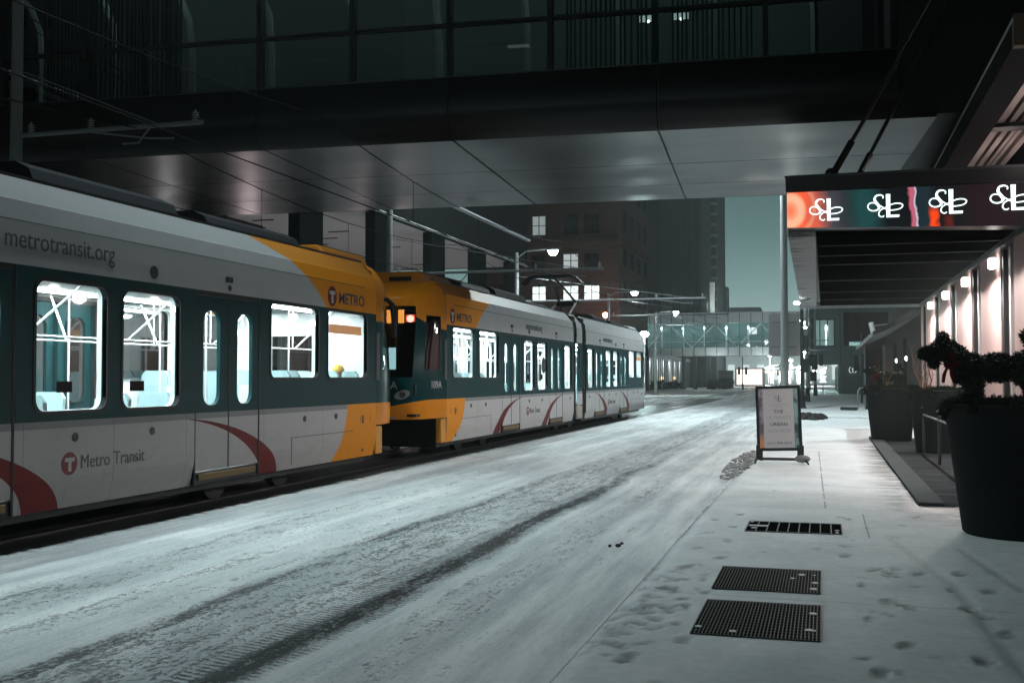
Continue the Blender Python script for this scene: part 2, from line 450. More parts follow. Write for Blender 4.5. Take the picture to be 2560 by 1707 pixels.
PROF_UP = [(1.325, 2.66), (1.322, 2.85), (1.315, 3.07), (1.29, 3.27), (1.05, 3.535)]
PROF_LO = [(1.265, 0.30), (1.315, 0.52), (1.325, 0.60)]
def rrect(y0, y1, z0, z1, r, k=5):
    pts = []
    for cy, cz, a0 in ((y1-r, z0+r, -90), (y1-r, z1-r, 0), (y0+r, z1-r, 90), (y0+r, z0+r, 180)):
        for i in range(k+1):
            a = R(a0 + 90*i/k); pts.append((cy + r*math.cos(a), cz + r*math.sin(a)))
    return pts
def cell(mb, x, y0, y1, z0, z1, hole, depth):
    """a wall cell y0..y1 z0..z1 at x with a rounded hole and a reveal of the given depth towards the middle"""
    if hole is None:
        mb.add([(x, y0, z0), (x, y1, z0), (x, y1, z1), (x, y0, z1)], [(0, 1, 2, 3)]); return
    h = rrect(*hole); k = 5
    cor = [(y1, z0), (y1, z1), (y0, z1), (y0, z0)]
    vs = [(x, a, b) for a, b in cor] + [(x, a, b) for a, b in h]
    xi = x - math.copysign(depth, x)
    n = len(h); vs += [(xi, a, b) for a, b in h]
    fs = []
    for c in range(4):
        for i in range(k): fs.append((c, 4 + c*(k+1)+i, 4 + c*(k+1)+i+1))
        nx_ = (c+1) % 4; fs.append((c, 4 + c*(k+1)+k, 4 + nx_*(k+1), nx_))
    for i in range(n): fs.append((4+i, 4+(i+1) % n, 4+n+(i+1) % n, 4+n+i))
    mb.add(vs, fs)
# y-intervals measured from each end
WINS = [(0.38, 1.83, 1.60, 2.62, .09), (2.15, 3.60, 1.60, 2.62, .09), (5.78, 6.84, 1.27, 2.54, .12), (7.12, 8.18, 1.27, 2.54, .12), (10.2, 11.15, 1.27, 2.54, .1)]
DOORS = [(3.90, 5.45), (8.45, 10.0)]
def tram_sections(root):
    secs = [('leading', 0.0, 11.42), ('trailing', L-11.42, L)]
    for nm, s0, s1 in secs:
        body = MB(); lin = MB()
        W = []; D = []
        for a, b, z0, z1, r in WINS: W.append((a, b, z0, z1, r) if s0 == 0 else (L-b, L-a, z0, z1, r))
        for a, b in DOORS: D.append((a, b) if s0 == 0 else (L-b, L-a))
        W.sort(); D.sort()
        items = sorted([(a, b, 'w', (z0, z1, r)) for a, b, z0, z1, r in W] + [(a, b, 'd', None) for a, b in D])
        for s in (1, -1):
            xx = 1.325*s
            cur = s0
            for i, (a, b, t, p) in enumerate(items):
                if t == 'w':
                    c0 = max(cur, a-0.10); c1 = b+0.10
                    if c0 > cur: cell(body, xx, cur, c0, 0.60, 2.66, None, 0)
                    if c0 > cur: cell(lin, xx*0.955, cur, c0, 0.45, 2.66, None, 0)
                    cell(body, xx, c0, c1, 0.60, 2.66, (a, b, p[0], p[1], p[2]), 0.06)
                    cell(lin, xx*0.955, c0, c1, 0.45, 2.66, (a, b, p[0], p[1], p[2]), -0.055)
                    cur = c1
                else:
                    cell(body, xx, cur, a, 0.60, 2.66, None, 0); cell(lin, xx*0.955, cur, a, 0.45, 2.66, None, 0)
                    cur = b
            cell(body, xx, cur, s1, 0.60, 2.66, None, 0); cell(lin, xx*0.955, cur, s1, 0.45, 2.66, None, 0)
            # skirt strips outside doors
            ys = [s0] + [q for d in D for q in d] + [s1]
            for i in range(0, len(ys), 2):
                for j in range(len(PROF_LO)-1):
                    (xa, za), (xb, zb) = PROF_LO[j], PROF_LO[j+1]
                    body.add([(xa*s, ys[i], za), (xa*s, ys[i+1], za), (xb*s, ys[i+1], zb), (xb*s, ys[i], zb)], [(0, 1, 2, 3)])
            for j in range(len(PROF_UP)-1):
                (xa, za), (xb, zb) = PROF_UP[j], PROF_UP[j+1]
                body.add([(xa*s, s0, za), (xa*s, s1, za), (xb*s, s1, zb), (xb*s, s0, zb)], [(0, 1, 2, 3)])
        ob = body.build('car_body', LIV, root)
        tag(ob, 'tram body in white, dark green and yellow')
        body2 = MB().box(-1.05, 1.05, s0, s1, 3.53, 3.57); body2.build('roof_panel', darksteel, root)
        lin.box(-1.26, 1.26, s0, s1, 2.68, 2.70)
        lin.build('interior_lining', whitep, root)
        MB().box(-1.26, 1.26, s0+.1, s1-.1, 0.34, 0.40).build('floor', mat('tram_floor', (0.25, 0.27, 0.28), 0.6), root)
        # windows on both sides
        for s in (1, -1):
            for a, b, z0, z1, r in W:
                x0 = 1.327*s
                fr = MB(); ho = rrect(a-.035, b+.035, z0-.035, z1+.035, r+.03); hi = rrect(a, b, z0, z1, r); n = len(ho)
                vs = [(x0+.006*s, p, q) for p, q in ho] + [(x0+.006*s, p, q) for p, q in hi] + [(x0-.05*s, p, q) for p, q in hi] + [(x0-.004*s, p, q) for p, q in ho]
                fr.add(vs, [(i, (i+1) % n, n+(i+1) % n, n+i) for i in range(n)] + [(n+i, n+(i+1) % n, 2*n+(i+1) % n, 2*n+i) for i in range(n)] + [(i, (i+1) % n, 3*n+(i+1) % n, 3*n+i) for i in range(n)])
                g = MB().add([(x0-.03*s, p, q) for p, q in hi], [tuple(range(n))]).build('window', tglass if s > 0 else fglass, root, fix=False)
                fr.build('window_frame', rubber, g)
            for a, b in D:
                mid = (a+b)/2
                door = MB()
                xd = 1.318*s
                for (c0, c1, g0, g1) in ((a+.03, mid-.012, a+.19, a+.57), (mid+.012, b-.03, b-.57, b-.19)):
                    cell(door, xd, c0, c1, 0.47, 2.60, (g0, g1, 1.26, 2.42, .15), 0.05)
                    door.add([(xd, c0, .47), (xd-.05*s, c0, .47), (xd-.05*s, c0, 2.6), (xd, c0, 2.6), (xd, c1, .47), (xd-.05*s, c1, .47), (xd-.05*s, c1, 2.6), (xd, c1, 2.6)], [(0, 1, 2, 3), (4, 5, 6, 7)])
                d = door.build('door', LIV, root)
                gm = MB()
                for g0, g1 in ((a+.19, a+.57), (b-.57, b-.19)):
                    h = rrect(g0, g1, 1.26, 2.42, .15); gg = MB().add([(xd-.025*s, p, q) for p, q in h], [tuple(range(len(h)))]).build('door_window', tglass if s > 0 else fglass, d, fix=False)
                MB().box(min(1.30*s, 1.322*s), max(1.30*s, 1.322*s), mid-.012, mid+.012, .47, 2.6).build('door_seal', rubber, d)
                # dark frame round the doorway, threshold and step light
                fr = MB(); e = sorted((1.24*s, 1.323*s))
                fr.box(e[0], e[1], a, a+.028, .31, 2.66); fr.box(e[0], e[1], b-.028, b, .31, 2.66); fr.box(e[0], e[1], a, b, 2.602, 2.66)
                fr.box(e[0]-.02, e[1]-.02, a, b, .31, .455)
                fr.build('door_frame', rubber, root)
                e2 = sorted((1.31*s, 1.328*s))
                MB().box(e2[0], e2[1], a+.1, b-.1, .355, .43).build('door_step', mat('step_yellow', (0.22, 0.16, 0.09), 0.8), root) if s > 0 else None
        # cream posts beside the doorways, seats, poles
        for a, b in D:
            for q in (a-.10, b+.02):
                MB().box(-1.25, -1.05, q, q+.08, .4, 2.68).build('partition', pinkw, root)
                MB().box(1.0, 1.24, q, q+.04, .4, 1.5).build('partition', pinkw, root)
    # articulation: two bellows and a short middle module
    for y0 in (11.42, L-11.42-.5):
        be = MB()
        for i in range(5):
            ya = y0 + .02 + i*.096
            for s in (1, -1): be.box(*sorted((1.16*s, (1.28)*s)), ya, ya+.06, .35, 3.30)
            be.box(-1.25, 1.25, ya, ya+.06, 3.2, 3.45)
        for s in (1, -1): be.box(*sorted((1.14*s, 1.20*s)), y0, y0+.5, .3, 3.35)
        be.build('bellows', rubber, root)
    mid = MB(); m0, m1 = 11.92, L-11.92
    for s in (1, -1):
        cell(mid, 1.315*s, m0, m1, 0.75, 2.66, (12.12, 12.48, 1.30, 2.48, .08), .05)
        for j in range(len(PROF_UP)-1):
            (xa, za), (xb, zb) = PROF_UP[j], PROF_UP[j+1]
            mid.add([(xa*s-.01*s, m0, za), (xa*s-.01*s, m1, za), (xb*s-.01*s, m1, zb), (xb*s-.01*s, m0, zb)], [(0, 1, 2, 3)])
        h = rrect(12.12, 12.48, 1.30, 2.48, .08)
        MB().add([(1.29*s, p, q) for p, q in h], [tuple(range(len(h)))]).build('window', tglass, root, fix=False)
        MB().box(*sorted((1.22*s, 1.33*s)), m0+.05, m1-.05, .32, .72).build('bogie_cover', mat('dirty_cream', (0.42, 0.38, 0.34), 0.6, 0, 0.4, 9), root, bevel=.04)
    mid.box(-1.05, 1.05, m0, m1, 3.53, 3.57)
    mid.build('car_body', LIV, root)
    MB().box(-1.2, 1.2, 11.3, L-11.3, .34, .4).build('floor', mat('tram_floor', (0.25, 0.27, 0.28)), root)
def tram_interior(root):
    strip = emit('tram_light_strip', (0.86, 1.0, 1.0), 56.0)
    for x in (-0.62, 0.62):
        MB().box(x-.09, x+.09, .5, 11.3, 2.655, 2.675).build('ceiling_light', strip, root)
        MB().box(x-.09, x+.09, L-11.3, L-.5, 2.655, 2.675).build('ceiling_light', strip, root)
    def seat(y, x, zf, face):
        s = MB(); s.box(x-.22, x+.22, y-.2, y+.2, zf+.40, zf+.47)
        yb = y - face*.20
        s.prism([(-.22, .47), (.22, .47), (.22, .95), (.16, 1.02), (-.16, 1.02), (-.22, .95)], lambda u, v, w: (x+u, yb+w-face*(v-.47)*.12, zf+v), -.03, .03)
        s.box(x-.04, x+.04, y-.06, y+.06, zf, zf+.4)
        s.build('seat', seatm, root)
    for base, sgn in ((0, 1), (L, -1)):
        for yy, f in ((0.75, 1), (1.5, 1), (2.3, -1), (3.1, 1)):
            for x in (-1.0, -.55, .55, 1.0): seat(base+sgn*yy, x, .68, f*sgn)
        for yy, f in ((5.95, 1), (6.75, 1), (7.6, -1), (10.5, 1)):
            for x in (-1.0, -.55, .95): seat(base+sgn*yy, x, .40, f*sgn)
        MB().box(-1.24, 1.24, *sorted((base+sgn*.35, base+sgn*3.55)), .405, .68).build('floor', mat('tram_floor', (0.25, 0.27, 0.28)), root)
    for y in (1.3, 3.7, 5.6, 7.35, 8.3, 10.15):
        for yy in (y, L-y):
            for x in (-.35, .38):
                p = MB(); p.tube([(x, yy, .4), (x, yy, 2.1), (x, yy, 2.66)], .013, 8); p.tube([(x*2.6, yy+.35, 2.64), (x*1.2, yy+.05, 2.05)], .014, 8)
                p.build('grab_pole', whitep, root, True)
    for x in (-.45, .45):
        for a, b in ((.4, 11.2), (L-11.2, L-.4)):
            p = MB(); p.tube([(x, a, 2.05), (x, b, 2.05)], .011, 8)
            y = a+.3
            while y < b: p.tube([(x, y, 2.05), (x, y, 2.66)], .010, 6); y += 2.4
            p.build('grab_rail', whitep, root, True)
    # bulkheads behind the cabs
    for base, sgn in ((0, 1), (L, -1)):
        yb = base+sgn*.22
        b = MB()
        for (a0, a1, z0, z1) in ((-1.25, -.5, .4, 2.68), (.5, 1.25, .4, 2.68), (-.5, .5, .4, 1.25), (-.5, .5, 2.3, 2.68)): b.box(a0, a1, yb-.02, yb+.02, z0, z1)
        b.build('bulkhead', whitep, root)
        MB().box(-.5, .5, yb-.005, yb+.005, 1.25, 2.3).build('bulkhead_window', dglass, root)
        for a0, tt in ((-.95, 0), (.72, 1)): pass
    # notices stuck on the panes
    MB().box(1.298, 1.30, L-1.75, L-.55, 2.28, 2.42).build('notice', mat('notice_orange', (0.8, 0.42, 0.2), 0.6, em=(1, .5, .25), es=.25), root)
    for y0, y1 in ((L-7.85, L-7.62), (L-6.68, L-6.42)):
        MB().box(1.298, 1.300, y0, y1, 1.45, 1.56).build('notice', mat('notice_dark', (0.03, 0.02, 0.02), 0.6), root)
    for y0 in (6.2, 7.55): MB().box(1.298, 1.300, y0, y0+.2, 1.55, 1.68).build('notice', mat('notice_dark', (0.03, 0.02, 0.02)), root)
    MB().lathe([(0.0, 0), (.21, 0), (.21, .004), (0, .004)], n=24).build('round_sticker', textdark, root)
    rs = C.objects[-1]; rs.rotation_euler = (0, R(90), 0); rs.location = (1.33, 7.75, 1.92)
def cab(root, base, sgn, lights):
    """tapered driver's cab: base = y of the flat side's end, sgn = +1 cab points to -y"""
    N = [(1.325, 0), (1.315, .30), (1.27, .62), (1.19, .95), (1.05, 1.20), (.80, 1.37), (.42, 1.47), (0, 1.50)]
    half = N
    rows = [(.80, .995, .99), (.93, 1.0, 1.0), (1.05, 1.0, 1.0), (1.25, 1.0, .98), (1.60, 1.0, .96), (1.75, 1.0, .94), (2.1, 1.0, .88), (2.45, 1.0, .81), (2.80, .995, .74), (2.97, .99, .76), (3.10, .985, .76), (3.22, .97, .70), (3.30, .95, .56), (3.38, .92, .36), (3.46, .86, .20)]
    cols = [(x, y) for x, y in half] + [(-x, y) for x, y in reversed(half[:-1])]
    def P(c, r, off=0.0):
        z, sxx, sy = rows[r]; x, y = cols[c]
        yy = y if y <= .30 else .30 + (y-.30)*sy*1.0
        if r == 0 or r == 1:
            yy = yy
        n = Vector((x, y*1.1, 0)); n = n.normalized()*off if off else Vector((0, 0, 0))
        return (x*sxx + n.x, base - sgn*(yy + n.y), z)
    nc = len(cols)
    ws = set(); sw = set()
    for r in range(4, 9):
        for c in range(4, nc-5): ws.add((c, r))
    for r in range(5, 8):
        for c in (1, 2, nc-3, nc-4): sw.add((c, r))
    shell = MB(); wsm = MB(); swr = MB(); swl = MB()
    for r in range(len(rows)-1):
        for c in range(nc-1):
            q = [P(c, r), P(c+1, r), P(c+1, r+1), P(c, r+1)]
            if (c, r) in ws: wsm.add([P(c, r, -.004), P(c+1, r, -.004), P(c+1, r+1, -.004), P(c, r+1, -.004)], [(0, 1, 2, 3)])
            elif (c, r) in sw: (swr if c < 5 else swl).add(q, [(0, 1, 2, 3)])
            else: shell.add(q, [(0, 1, 2, 3)])
    # roof hood and underside
    top = [P(c, len(rows)-1) for c in range(nc)]
    cen = [(x*.9, base - sgn*0.0, 3.55) for x, y, z in top]
    shell.add(top + cen, [(i, i+1, nc+i+1, nc+i) for i in range(nc-1)])
    bot = [P(c, 0) for c in range(nc)]; shell.add(bot + [(x, base, .80) for x, y, z in bot], [(i, i+1, nc+i+1, nc+i) for i in range(nc-1)])
    ob = shell.build('cab', CABL, root, True)
    tag(ob, 'tapered driver cab with yellow brow and green pillars')
    wsm.build('windscreen', dglass, ob, True)
    swr.build('cab_side_window', dglass, ob, True); swl.build('cab_side_window', dglass, ob, True)
    # side plate: lower flat skirt for the first 0.3 m
    def yy(v): return base - sgn*v
    # raised pod on the roof
    pod = MB(); prof = [(-1.02, 3.40), (1.02, 3.40), (.96, 3.62), (.86, 3.71), (-.86, 3.71), (-.96, 3.62)]
    pod.prism(prof, lambda u, v, w: (u, yy(w*(1.0) + (0 if w < 0 else -(v-3.4)*.35)), v), -1.3, .46)
    pod.build('roof_pod', mat('pod_yellow', (0.50, 0.18, 0.015), 0.3, 0, 0.2, 5, coat=.3), ob, bevel=.03)
    MB().box(.25, .72, *sorted((yy(.36), yy(.42))), 3.46, 3.60).build('pod_grille', rubber, ob)
    # bumper with slats over the coupler
    bp = MB()
    for k in range(3): bp.box(-.50, .50, *sorted((yy(1.44), yy(1.56))), .845+k*.062, .845+k*.062+.048)
    bp.build('bumper', mat('bumper_yellow', (0.70, 0.32, 0.04), 0.4, 0, 0.2, 6), ob, bevel=.008)
    for s in (1, -1):
        wing = MB(); wing.prism([(0, .78), (.30, .78), (.30, .31), (0.02, .31)], lambda u, v, w: (w*s, yy(u), v), 1.20, 1.318)
        wing.build('skirt', mat('bumper_yellow', (0.70, 0.32, 0.04)), ob, bevel=.02)
    MB().box(-.12, .12, *sorted((yy(1.0), yy(1.62))), .42, .62).build('coupler', rubber, ob, bevel=.03)
    MB().box(-1.26, 1.26, *sorted((yy(-.02), yy(0.01))), .30, .84).build('end_panel', blackm, ob)
    # inside of the cab: desk, driver's seat, rear partition lit screen
    MB().box(-1.1, 1.1, *sorted((yy(.75), yy(1.15))), 1.25, 1.48).build('driver_desk', rubber, ob)
    MB().box(-1.15, 1.15, *sorted((yy(.1), yy(1.25))), .85, .9).build('cab_floor', rubber, ob)
    MB().box(-1.2, 1.2, *sorted((yy(.02), yy(.06))), .9, 2.9).build('cab_partition', mat('cab_partition', (0.004, 0.004, 0.004), .9), ob)
    if lights:
        scn = MB().box(-.40, .26, *sorted((yy(.065), yy(.075))), 1.76, 2.20)
        scn.build('lit_panel', emit('cab_panel_light', (0.55, 0.95, 1.0), 1.3), ob)
        # destination sign behind the top of the screen
        MB().box(.16, .43, *sorted((yy(.70), yy(.74))), 2.66, 2.92).build('destination_sign', emit('sign_orange', (1.0, .36, .05), 2.2), ob)
        MB().box(-.55, .02, *sorted((yy(.70), yy(.74))), 2.66, 2.92).box(.58, .69, *sorted((yy(.70), yy(.74))), 2.66, 2.92).build('destination_sign', emit('sign_orange', (1.0, .36, .05), 2.2), ob)
        MB().box(.74, .92, *sorted((yy(.70), yy(.74))), 2.68, 2.82).build('tail_light', emit('lamp_red', (1.0, .08, .04), 1.3), ob)
        MB().sphere((.84, yy(.75), 2.74), .07, 12, 8).build('tail_light', emit('lamp_red_hot', (1.0, .35, .25), 6.0), ob, True)
    # wipers, headlights
    MB().tube([(.05, yy(1.50), 1.42), (.55, yy(1.40), 1.47)], .014).build('wiper', mat('wiper_grey', (.25, .26, .27), .4, .5), ob)
    for s in (1, -1):
        hl = MB(); cx, cz = .90*s, 1.27
        ang = R(30)*s
        pts = []
        for i in range(24):
            a = 2*PI*i/24; u = .15*math.cos(a); v = .085*math.sin(a) + .03*math.cos(a)
            pts.append((u, v))
        M = Matrix.Translation((cx, yy(1.315), cz)) @ Matrix.Rotation(ang*sgn, 4, 'Z')
        ring = MB()
        def f(u, v, w): return tuple(M @ Vector((u*s, -sgn*w, v)))
        ring.prism(pts, f, -.03, .012)
        h = ring.build('headlight', mat('headlight_shell', (.35, .37, .38), .3, .4), ob, bevel=.006)
        le = MB(); le.prism([(.06*math.cos(2*PI*i/20), .06*math.sin(2*PI*i/20)) for i in range(20)], f, .012, .035)
        le.build('lens', mat('lens_glass', (.08, .10, .10), .05, 0, .1, coat=1), h)
    # side camera arm
    for s in ((1, -1) if not lights else ()):
        a = MB(); pts = [(1.18*s, yy(.35), 2.92), (1.30*s, yy(.52), 2.95), (1.36*s, yy(.62), 2.86), (1.38*s, yy(.66), 2.62), (1.38*s, yy(.66), 2.30)]
        a.tube(pts, [.03, .04, .05, .055, .045], 8)
        a.build('mirror_arm', rubber, ob, True)
    # cab side door handle column
    for s in (1,):
        MB().box(1.328*s, 1.335*s, *sorted((yy(.0), yy(.14))), 1.55, 2.35).build('cab_door_panel', mat('panel_grey', (.05, .055, .055), .5), ob)
    return ob
def tram_roof(root):
    for (x0, x1, y0, y1, z1) in ((-.85, .85, 1.6, 4.6, 3.80), (-.8, .8, 5.2, 8.0, 3.86), (-.7, .8, 8.4, 10.9, 3.74), (-.8, .8, 17.0, 19.6, 3.84), (-.85, .85, 20.2, 22.8, 3.80)):
        b = MB(); b.prism([(x0, 3.57), (x1, 3.57), (x1-.08, z1-.08), (x1-.25, z1), (x0+.25, z1), (x0+.08, z1-.08)], lambda u, v, w: (u, w, v), y0, y1)
        b.build('roof_unit', mat('roof_grey', (.035, .037, .04), .6), root)
    p = MB(); hy = 14.1
    p.box(-.6, .6, 14.1, 15.3, 3.58, 3.68)
    for s in (1, -1): p.tube([(.42*s, 14.7, 3.68), (.30*s, 16.35, 4.20)], .055)
    p.tube([(.40, 16.35, 4.20), (-.40, 16.35, 4.20)], .065)
    for s in (1, -1): p.tube([(.30*s, 16.35, 4.20), (.10*s, hy, 4.86)], .038)
    p.tube([(.0, 15.6, 3.66), (.0, hy+.5, 4.68)], .02); p.box(-.3, .3, 15.9, 16.4, 4.06, 4.2)
    for dy in (-.16, .16):
        p.tube([(-1.0, hy+dy, 4.66), (-.80, hy+dy, 4.86), (-.60, hy+dy, 4.93), (.60, hy+dy, 4.93), (.80, hy+dy, 4.86), (1.0, hy+dy, 4.66)], .042)
    p.tube([(-.5, hy-.16, 4.92), (-.5, hy+.16, 4.92)], .03); p.tube([(.5, hy-.16, 4.92), (.5, hy+.16, 4.92)], .03)
    p.build('pantograph', rubber, root)
    u = MB()
    for c in (3.2, 12.3, 21.4):
        for dy in (-.9, .9):
            for s in (1, -1):
                M = 20; u.prism([(.31*math.cos(2*PI*i/M), .31*math.sin(2*PI*i/M)) for i in range(M)], lambda a, b, w: (w*s, c+dy+a, .29+b), .66, .78)
        u.box(-.9, .9, c-1.3, c+1.3, .16, .32)
    u.box(-1.1, 1.1, .0, 11.2, .20, .36); u.box(-1.1, 1.1, L-11.2, L, .20, .36)
    u.build('bogie', rubber, root)
def T_logo(root, y, z, r, s=1, x=1.327):
    M = 28
    d = MB(); d.prism([(r*math.cos(2*PI*i/M), r*math.sin(2*PI*i/M)) for i in range(M)], lambda a, b, w: (w, y+a, z+b), x, x+.003)
    o = d.build('round_emblem', logored, root)
    t = MB(); t.box(x+.003, x+.006, y-.62*r, y+.62*r, z+.18*r, z+.52*r); t.box(x+.003, x+.006, y-.20*r, y+.20*r, z-.68*r, z+.18*r)
    t.build('lettering', textw, o)
def tram_marks(root, num):
    xs = 1.328
    def F(y, z, x=xs): return MF((x, y, z), (0, 1, 0), (0, 0, 1))
    # far-end wordmark and near-end wordmark
    for yl, yt in ((L-1.70, L-1.47), (0.35, 0.60)):
        T_logo(root, yl, 2.845, .155, x=1.325)
        text('METRO', .245, F(yt, 2.755, 1.324), textdark, root, xs=1.22, off=.0035)
    for yt in (L-8.62, 8.3): text('metrotransit.org', .26, F(yt if yt > 10 else 6.0, 2.82, 1.325), mat('grey_vinyl', (.12, .13, .13), .5), root, xs=.93)
    for yl in (L-7.68, 6.15):
        T_logo(root, yl, .74, .115)
        text('Metro Transit', .20, F(yl+.16, .68), mat('grey_vinyl', (.12, .13, .13)), root, xs=.95)
    ye = .12
    text(num, .20, MF((1.262, -.74, 1.39), (.115, .5, 0), (0, 0, 1)), textw, root, 'number', xs=.9)
    text(num, .21, MF((.40, -1.488, 1.38), (1, .10, 0), (0, 0, 1)), textw, root, 'number')
    # round vents, lamps, fuel-style caps
    def disc(y, z, r, nm='vent'):
        d = MB(); d.prism([(r*math.cos(2*PI*i/14), r*math.sin(2*PI*i/14)) for i in range(14)], lambda a, b, w: (w, y+a, z+b), 1.326, 1.334)
        d.build(nm, textdark, root)
    for base, sg in ((0, 1), (L, -1)):
        for a, z in ((1.55, 1.0), (2.6, 1.0), (6.3, 1.0), (7.6, 1.0), (10.9, .98)): disc(base+sg*a, z, .045)
        for a in (4.7, 9.2):
            MB().box(1.325, 1.345, base+sg*a-.07, base+sg*a+.07, 2.80, 2.87).build('door_lamp', textdark, root)
            disc(base+sg*a+.02, 2.73, .035, 'door_camera')
        disc(base+sg*6.3, 2.78, .075, 'vent')
        # hatch outline near the end of the skirt
        h = MB(); a0, a1 = sorted((base+sg*.9, base+sg*3.0)); h.box(1.325, 1.3285, a0, a1, .742, .75)
        h.box(1.325, 1.3285, *( (a1-.008, a1) if sg > 0 else (a0, a0+.008)), .36, .742)
        h.build('hatch', textdark, root)
        MB().box(1.325, 1.330, *sorted((base+sg*.5, base+sg*.56)), .85, .98).build('data_plate', textdark, root)
        for q in (base+sg*.25, base+sg*.62): MB().box(1.325, 1.328, q-.004, q+.004, .87, .97).build('data_plate', textdark, root)
        disc(base+sg*.55, .42, .03, 'reflector')
def build_tram(label, loc):
    root = thing('light_rail_tram', label, 'tram', loc)
    tram_sections(root); tram_interior(root)
    cab(root, 0, 1, True); cab(root, L, -1, False)
    tram_roof(root); tram_marks(root, '109A')
    return root
T2Y, T1Y = 20.4, 20.4 - 28.15
tramB = build_tram('whole three-section tram with pantograph, its lit yellow cab coupled behind the nearer tram', (-8.575, T2Y, 0))
tramB['group'] = 'coupled light rail trams'
tramA = dup(tramB, (-8.575, T1Y, 0), label='nearest tram filling the left edge, only its last windows and doors in view', group='coupled light rail trams')

def plain_far_end(root):
    """the farther tram's far end has no yellow: give its meshes there their own copies"""
    for o in [o for o in C.objects if o.parent == root or (o.parent and o.parent.parent == root)]:
        if o.type != 'MESH' or not o.data.materials: continue
        ys = [v.co.y for v in o.data.vertices]; my = sum(ys)/max(1, len(ys))
        if my < L/2: continue
        m = o.data.materials[0]
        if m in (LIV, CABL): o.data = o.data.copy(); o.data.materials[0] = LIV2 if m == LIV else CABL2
        elif m.name.startswith(('pod_yellow', 'bumper_yellow')): o.data = o.data.copy(); o.data.materials[0] = mat('end_grey', (.38, .38, .38), .5, 0, .3, 5)
        if my > L-2.2 and (o.name.startswith('round_emblem') or (o.name.startswith('lettering') and o.parent == root and min(v.co.z for v in o.data.vertices) > 2.6)):
            o['drop'] = 1
    for o in [o for o in C.objects if o.get('drop')]:
        for ch in [c for c in C.objects if c.parent == o]: bpy.data.objects.remove(ch)
        bpy.data.objects.remove(o)
plain_far_end(tramB)

# ------------------------------------------------------------------ people on board
def person(label, loc, rz, coat, hat, skin=(0.35, 0.2, 0.15), seated=True):
    root = thing('person', label, 'person', loc, rz)
    bm = bmesh.new()
    J = {}
    hip = .50 if seated else .92
    pts = {'pelvis': (0, 0, hip, .15), 'waist': (0, .0, hip+.2, .135), 'chest': (0, .02, hip+.42, .155), 'neck': (0, .03, hip+.58, .06), 'head0': (0, .05, hip+.66, .075), 'head1': (0, .06, hip+.76, .095), 'head2': (0, .055, hip+.84, .08)}
    ed = [('pelvis', 'waist'), ('waist', 'chest'), ('chest', 'neck'), ('neck', 'head0'), ('head0', 'head1'), ('head1', 'head2')]
    for s, n in ((1, 'r'), (-1, 'l')):
        pts['sh'+n] = (.19*s, .02, hip+.50, .075)
        pts['el'+n] = (.25*s, .06, hip+.24, .05); pts['wr'+n] = (.14*s, .26, hip+.20, .034); pts['ha'+n] = (.10*s, .33, hip+.20, .03)
        ed += [('chest', 'sh'+n), ('sh'+n, 'el'+n), ('el'+n, 'wr'+n), ('wr'+n, 'ha'+n)]
        if seated: pts['hj'+n] = (.10*s, .05, hip, .10); pts['kn'+n] = (.12*s, .45, hip+.02, .07); pts['an'+n] = (.12*s, .42, .10, .045); pts['to'+n] = (.12*s, .58, .05, .04)
        else: pts['hj'+n] = (.10*s, 0, hip-.05, .10); pts['kn'+n] = (.11*s, .03, .50, .065); pts['an'+n] = (.11*s, 0, .10, .045); pts['to'+n] = (.12*s, .16, .05, .04)
        ed += [('pelvis', 'hj'+n), ('hj'+n, 'kn'+n), ('kn'+n, 'an'+n), ('an'+n, 'to'+n)]
    names = list(pts); me = bpy.data.meshes.new('body')
    me.from_pydata([pts[n][:3] for n in names], [(names.index(a), names.index(b)) for a, b in ed], [])
    o = bpy.data.objects.new('body', me); C.objects.link(o)
    sk = o.modifiers.new('s', 'SKIN')
    for i, n in enumerate(names):
        me.skin_vertices[0].data[i].radius = (pts[n][3], pts[n][3]*.85)
    me.skin_vertices[0].data[0].use_root = True
    ss = o.modifiers.new('u', 'SUBSURF'); ss.levels = 1; ss.render_levels = 1
    dg = bpy.context.evaluated_depsgraph_get(); m2 = bpy.data.meshes.new_from_object(o.evaluated_get(dg))
    bpy.data.objects.remove(o)
    m2.materials.clear(); m2.materials.append(mat('coat_%s' % coat[0], coat[1], .8)); m2.materials.append(mat('skin', skin, .6))
    for p in m2.polygons:
        if p.center.z > hip+.62 or (p.center.y > .24 and abs(p.center.z-hip-.2) < .1 and not p.center.z < hip+.1): p.material_index = 1
    m2.shade_smooth()
    b = bpy.data.objects.new('body', m2); C.objects.link(b); b.parent = root
    h = MB(); h.sphere((0, .04, hip+.84), .115, 14, 8, (.95, 1.0, .85)); 
    h.lathe([(.105, hip+.80), (.122, hip+.80), (.122, hip+.85), (.105, hip+.86)], (0, .045, 0), 18)
    h.build('hat', mat('hat_%s' % hat[0], hat[1], .9, 0, .2, 30, .3), root, True)
    return root
yh = person('seated passenger in a yellow knitted hat at the last window of the nearest tram', (-7.58, T1Y + L - .72, .66), R(170), ('dark', (.02, .022, .03)), ('yellow', (.75, .48, .10)))
yh.scale = (.80, .80, .80)
person('dark-coated passenger seen through the first window of the farther tram', (-8.0, T2Y + .80, .68), R(20), ('grey', (.06, .07, .08)), ('pale', (.5, .5, .5)))
person('hooded passenger seated inside the left window of the nearest tram', (-8.1, T1Y + L - 8.0, .40), R(10), ('dark', (.02, .022, .03)), ('grey', (.25, .25, .26)), seated=True)
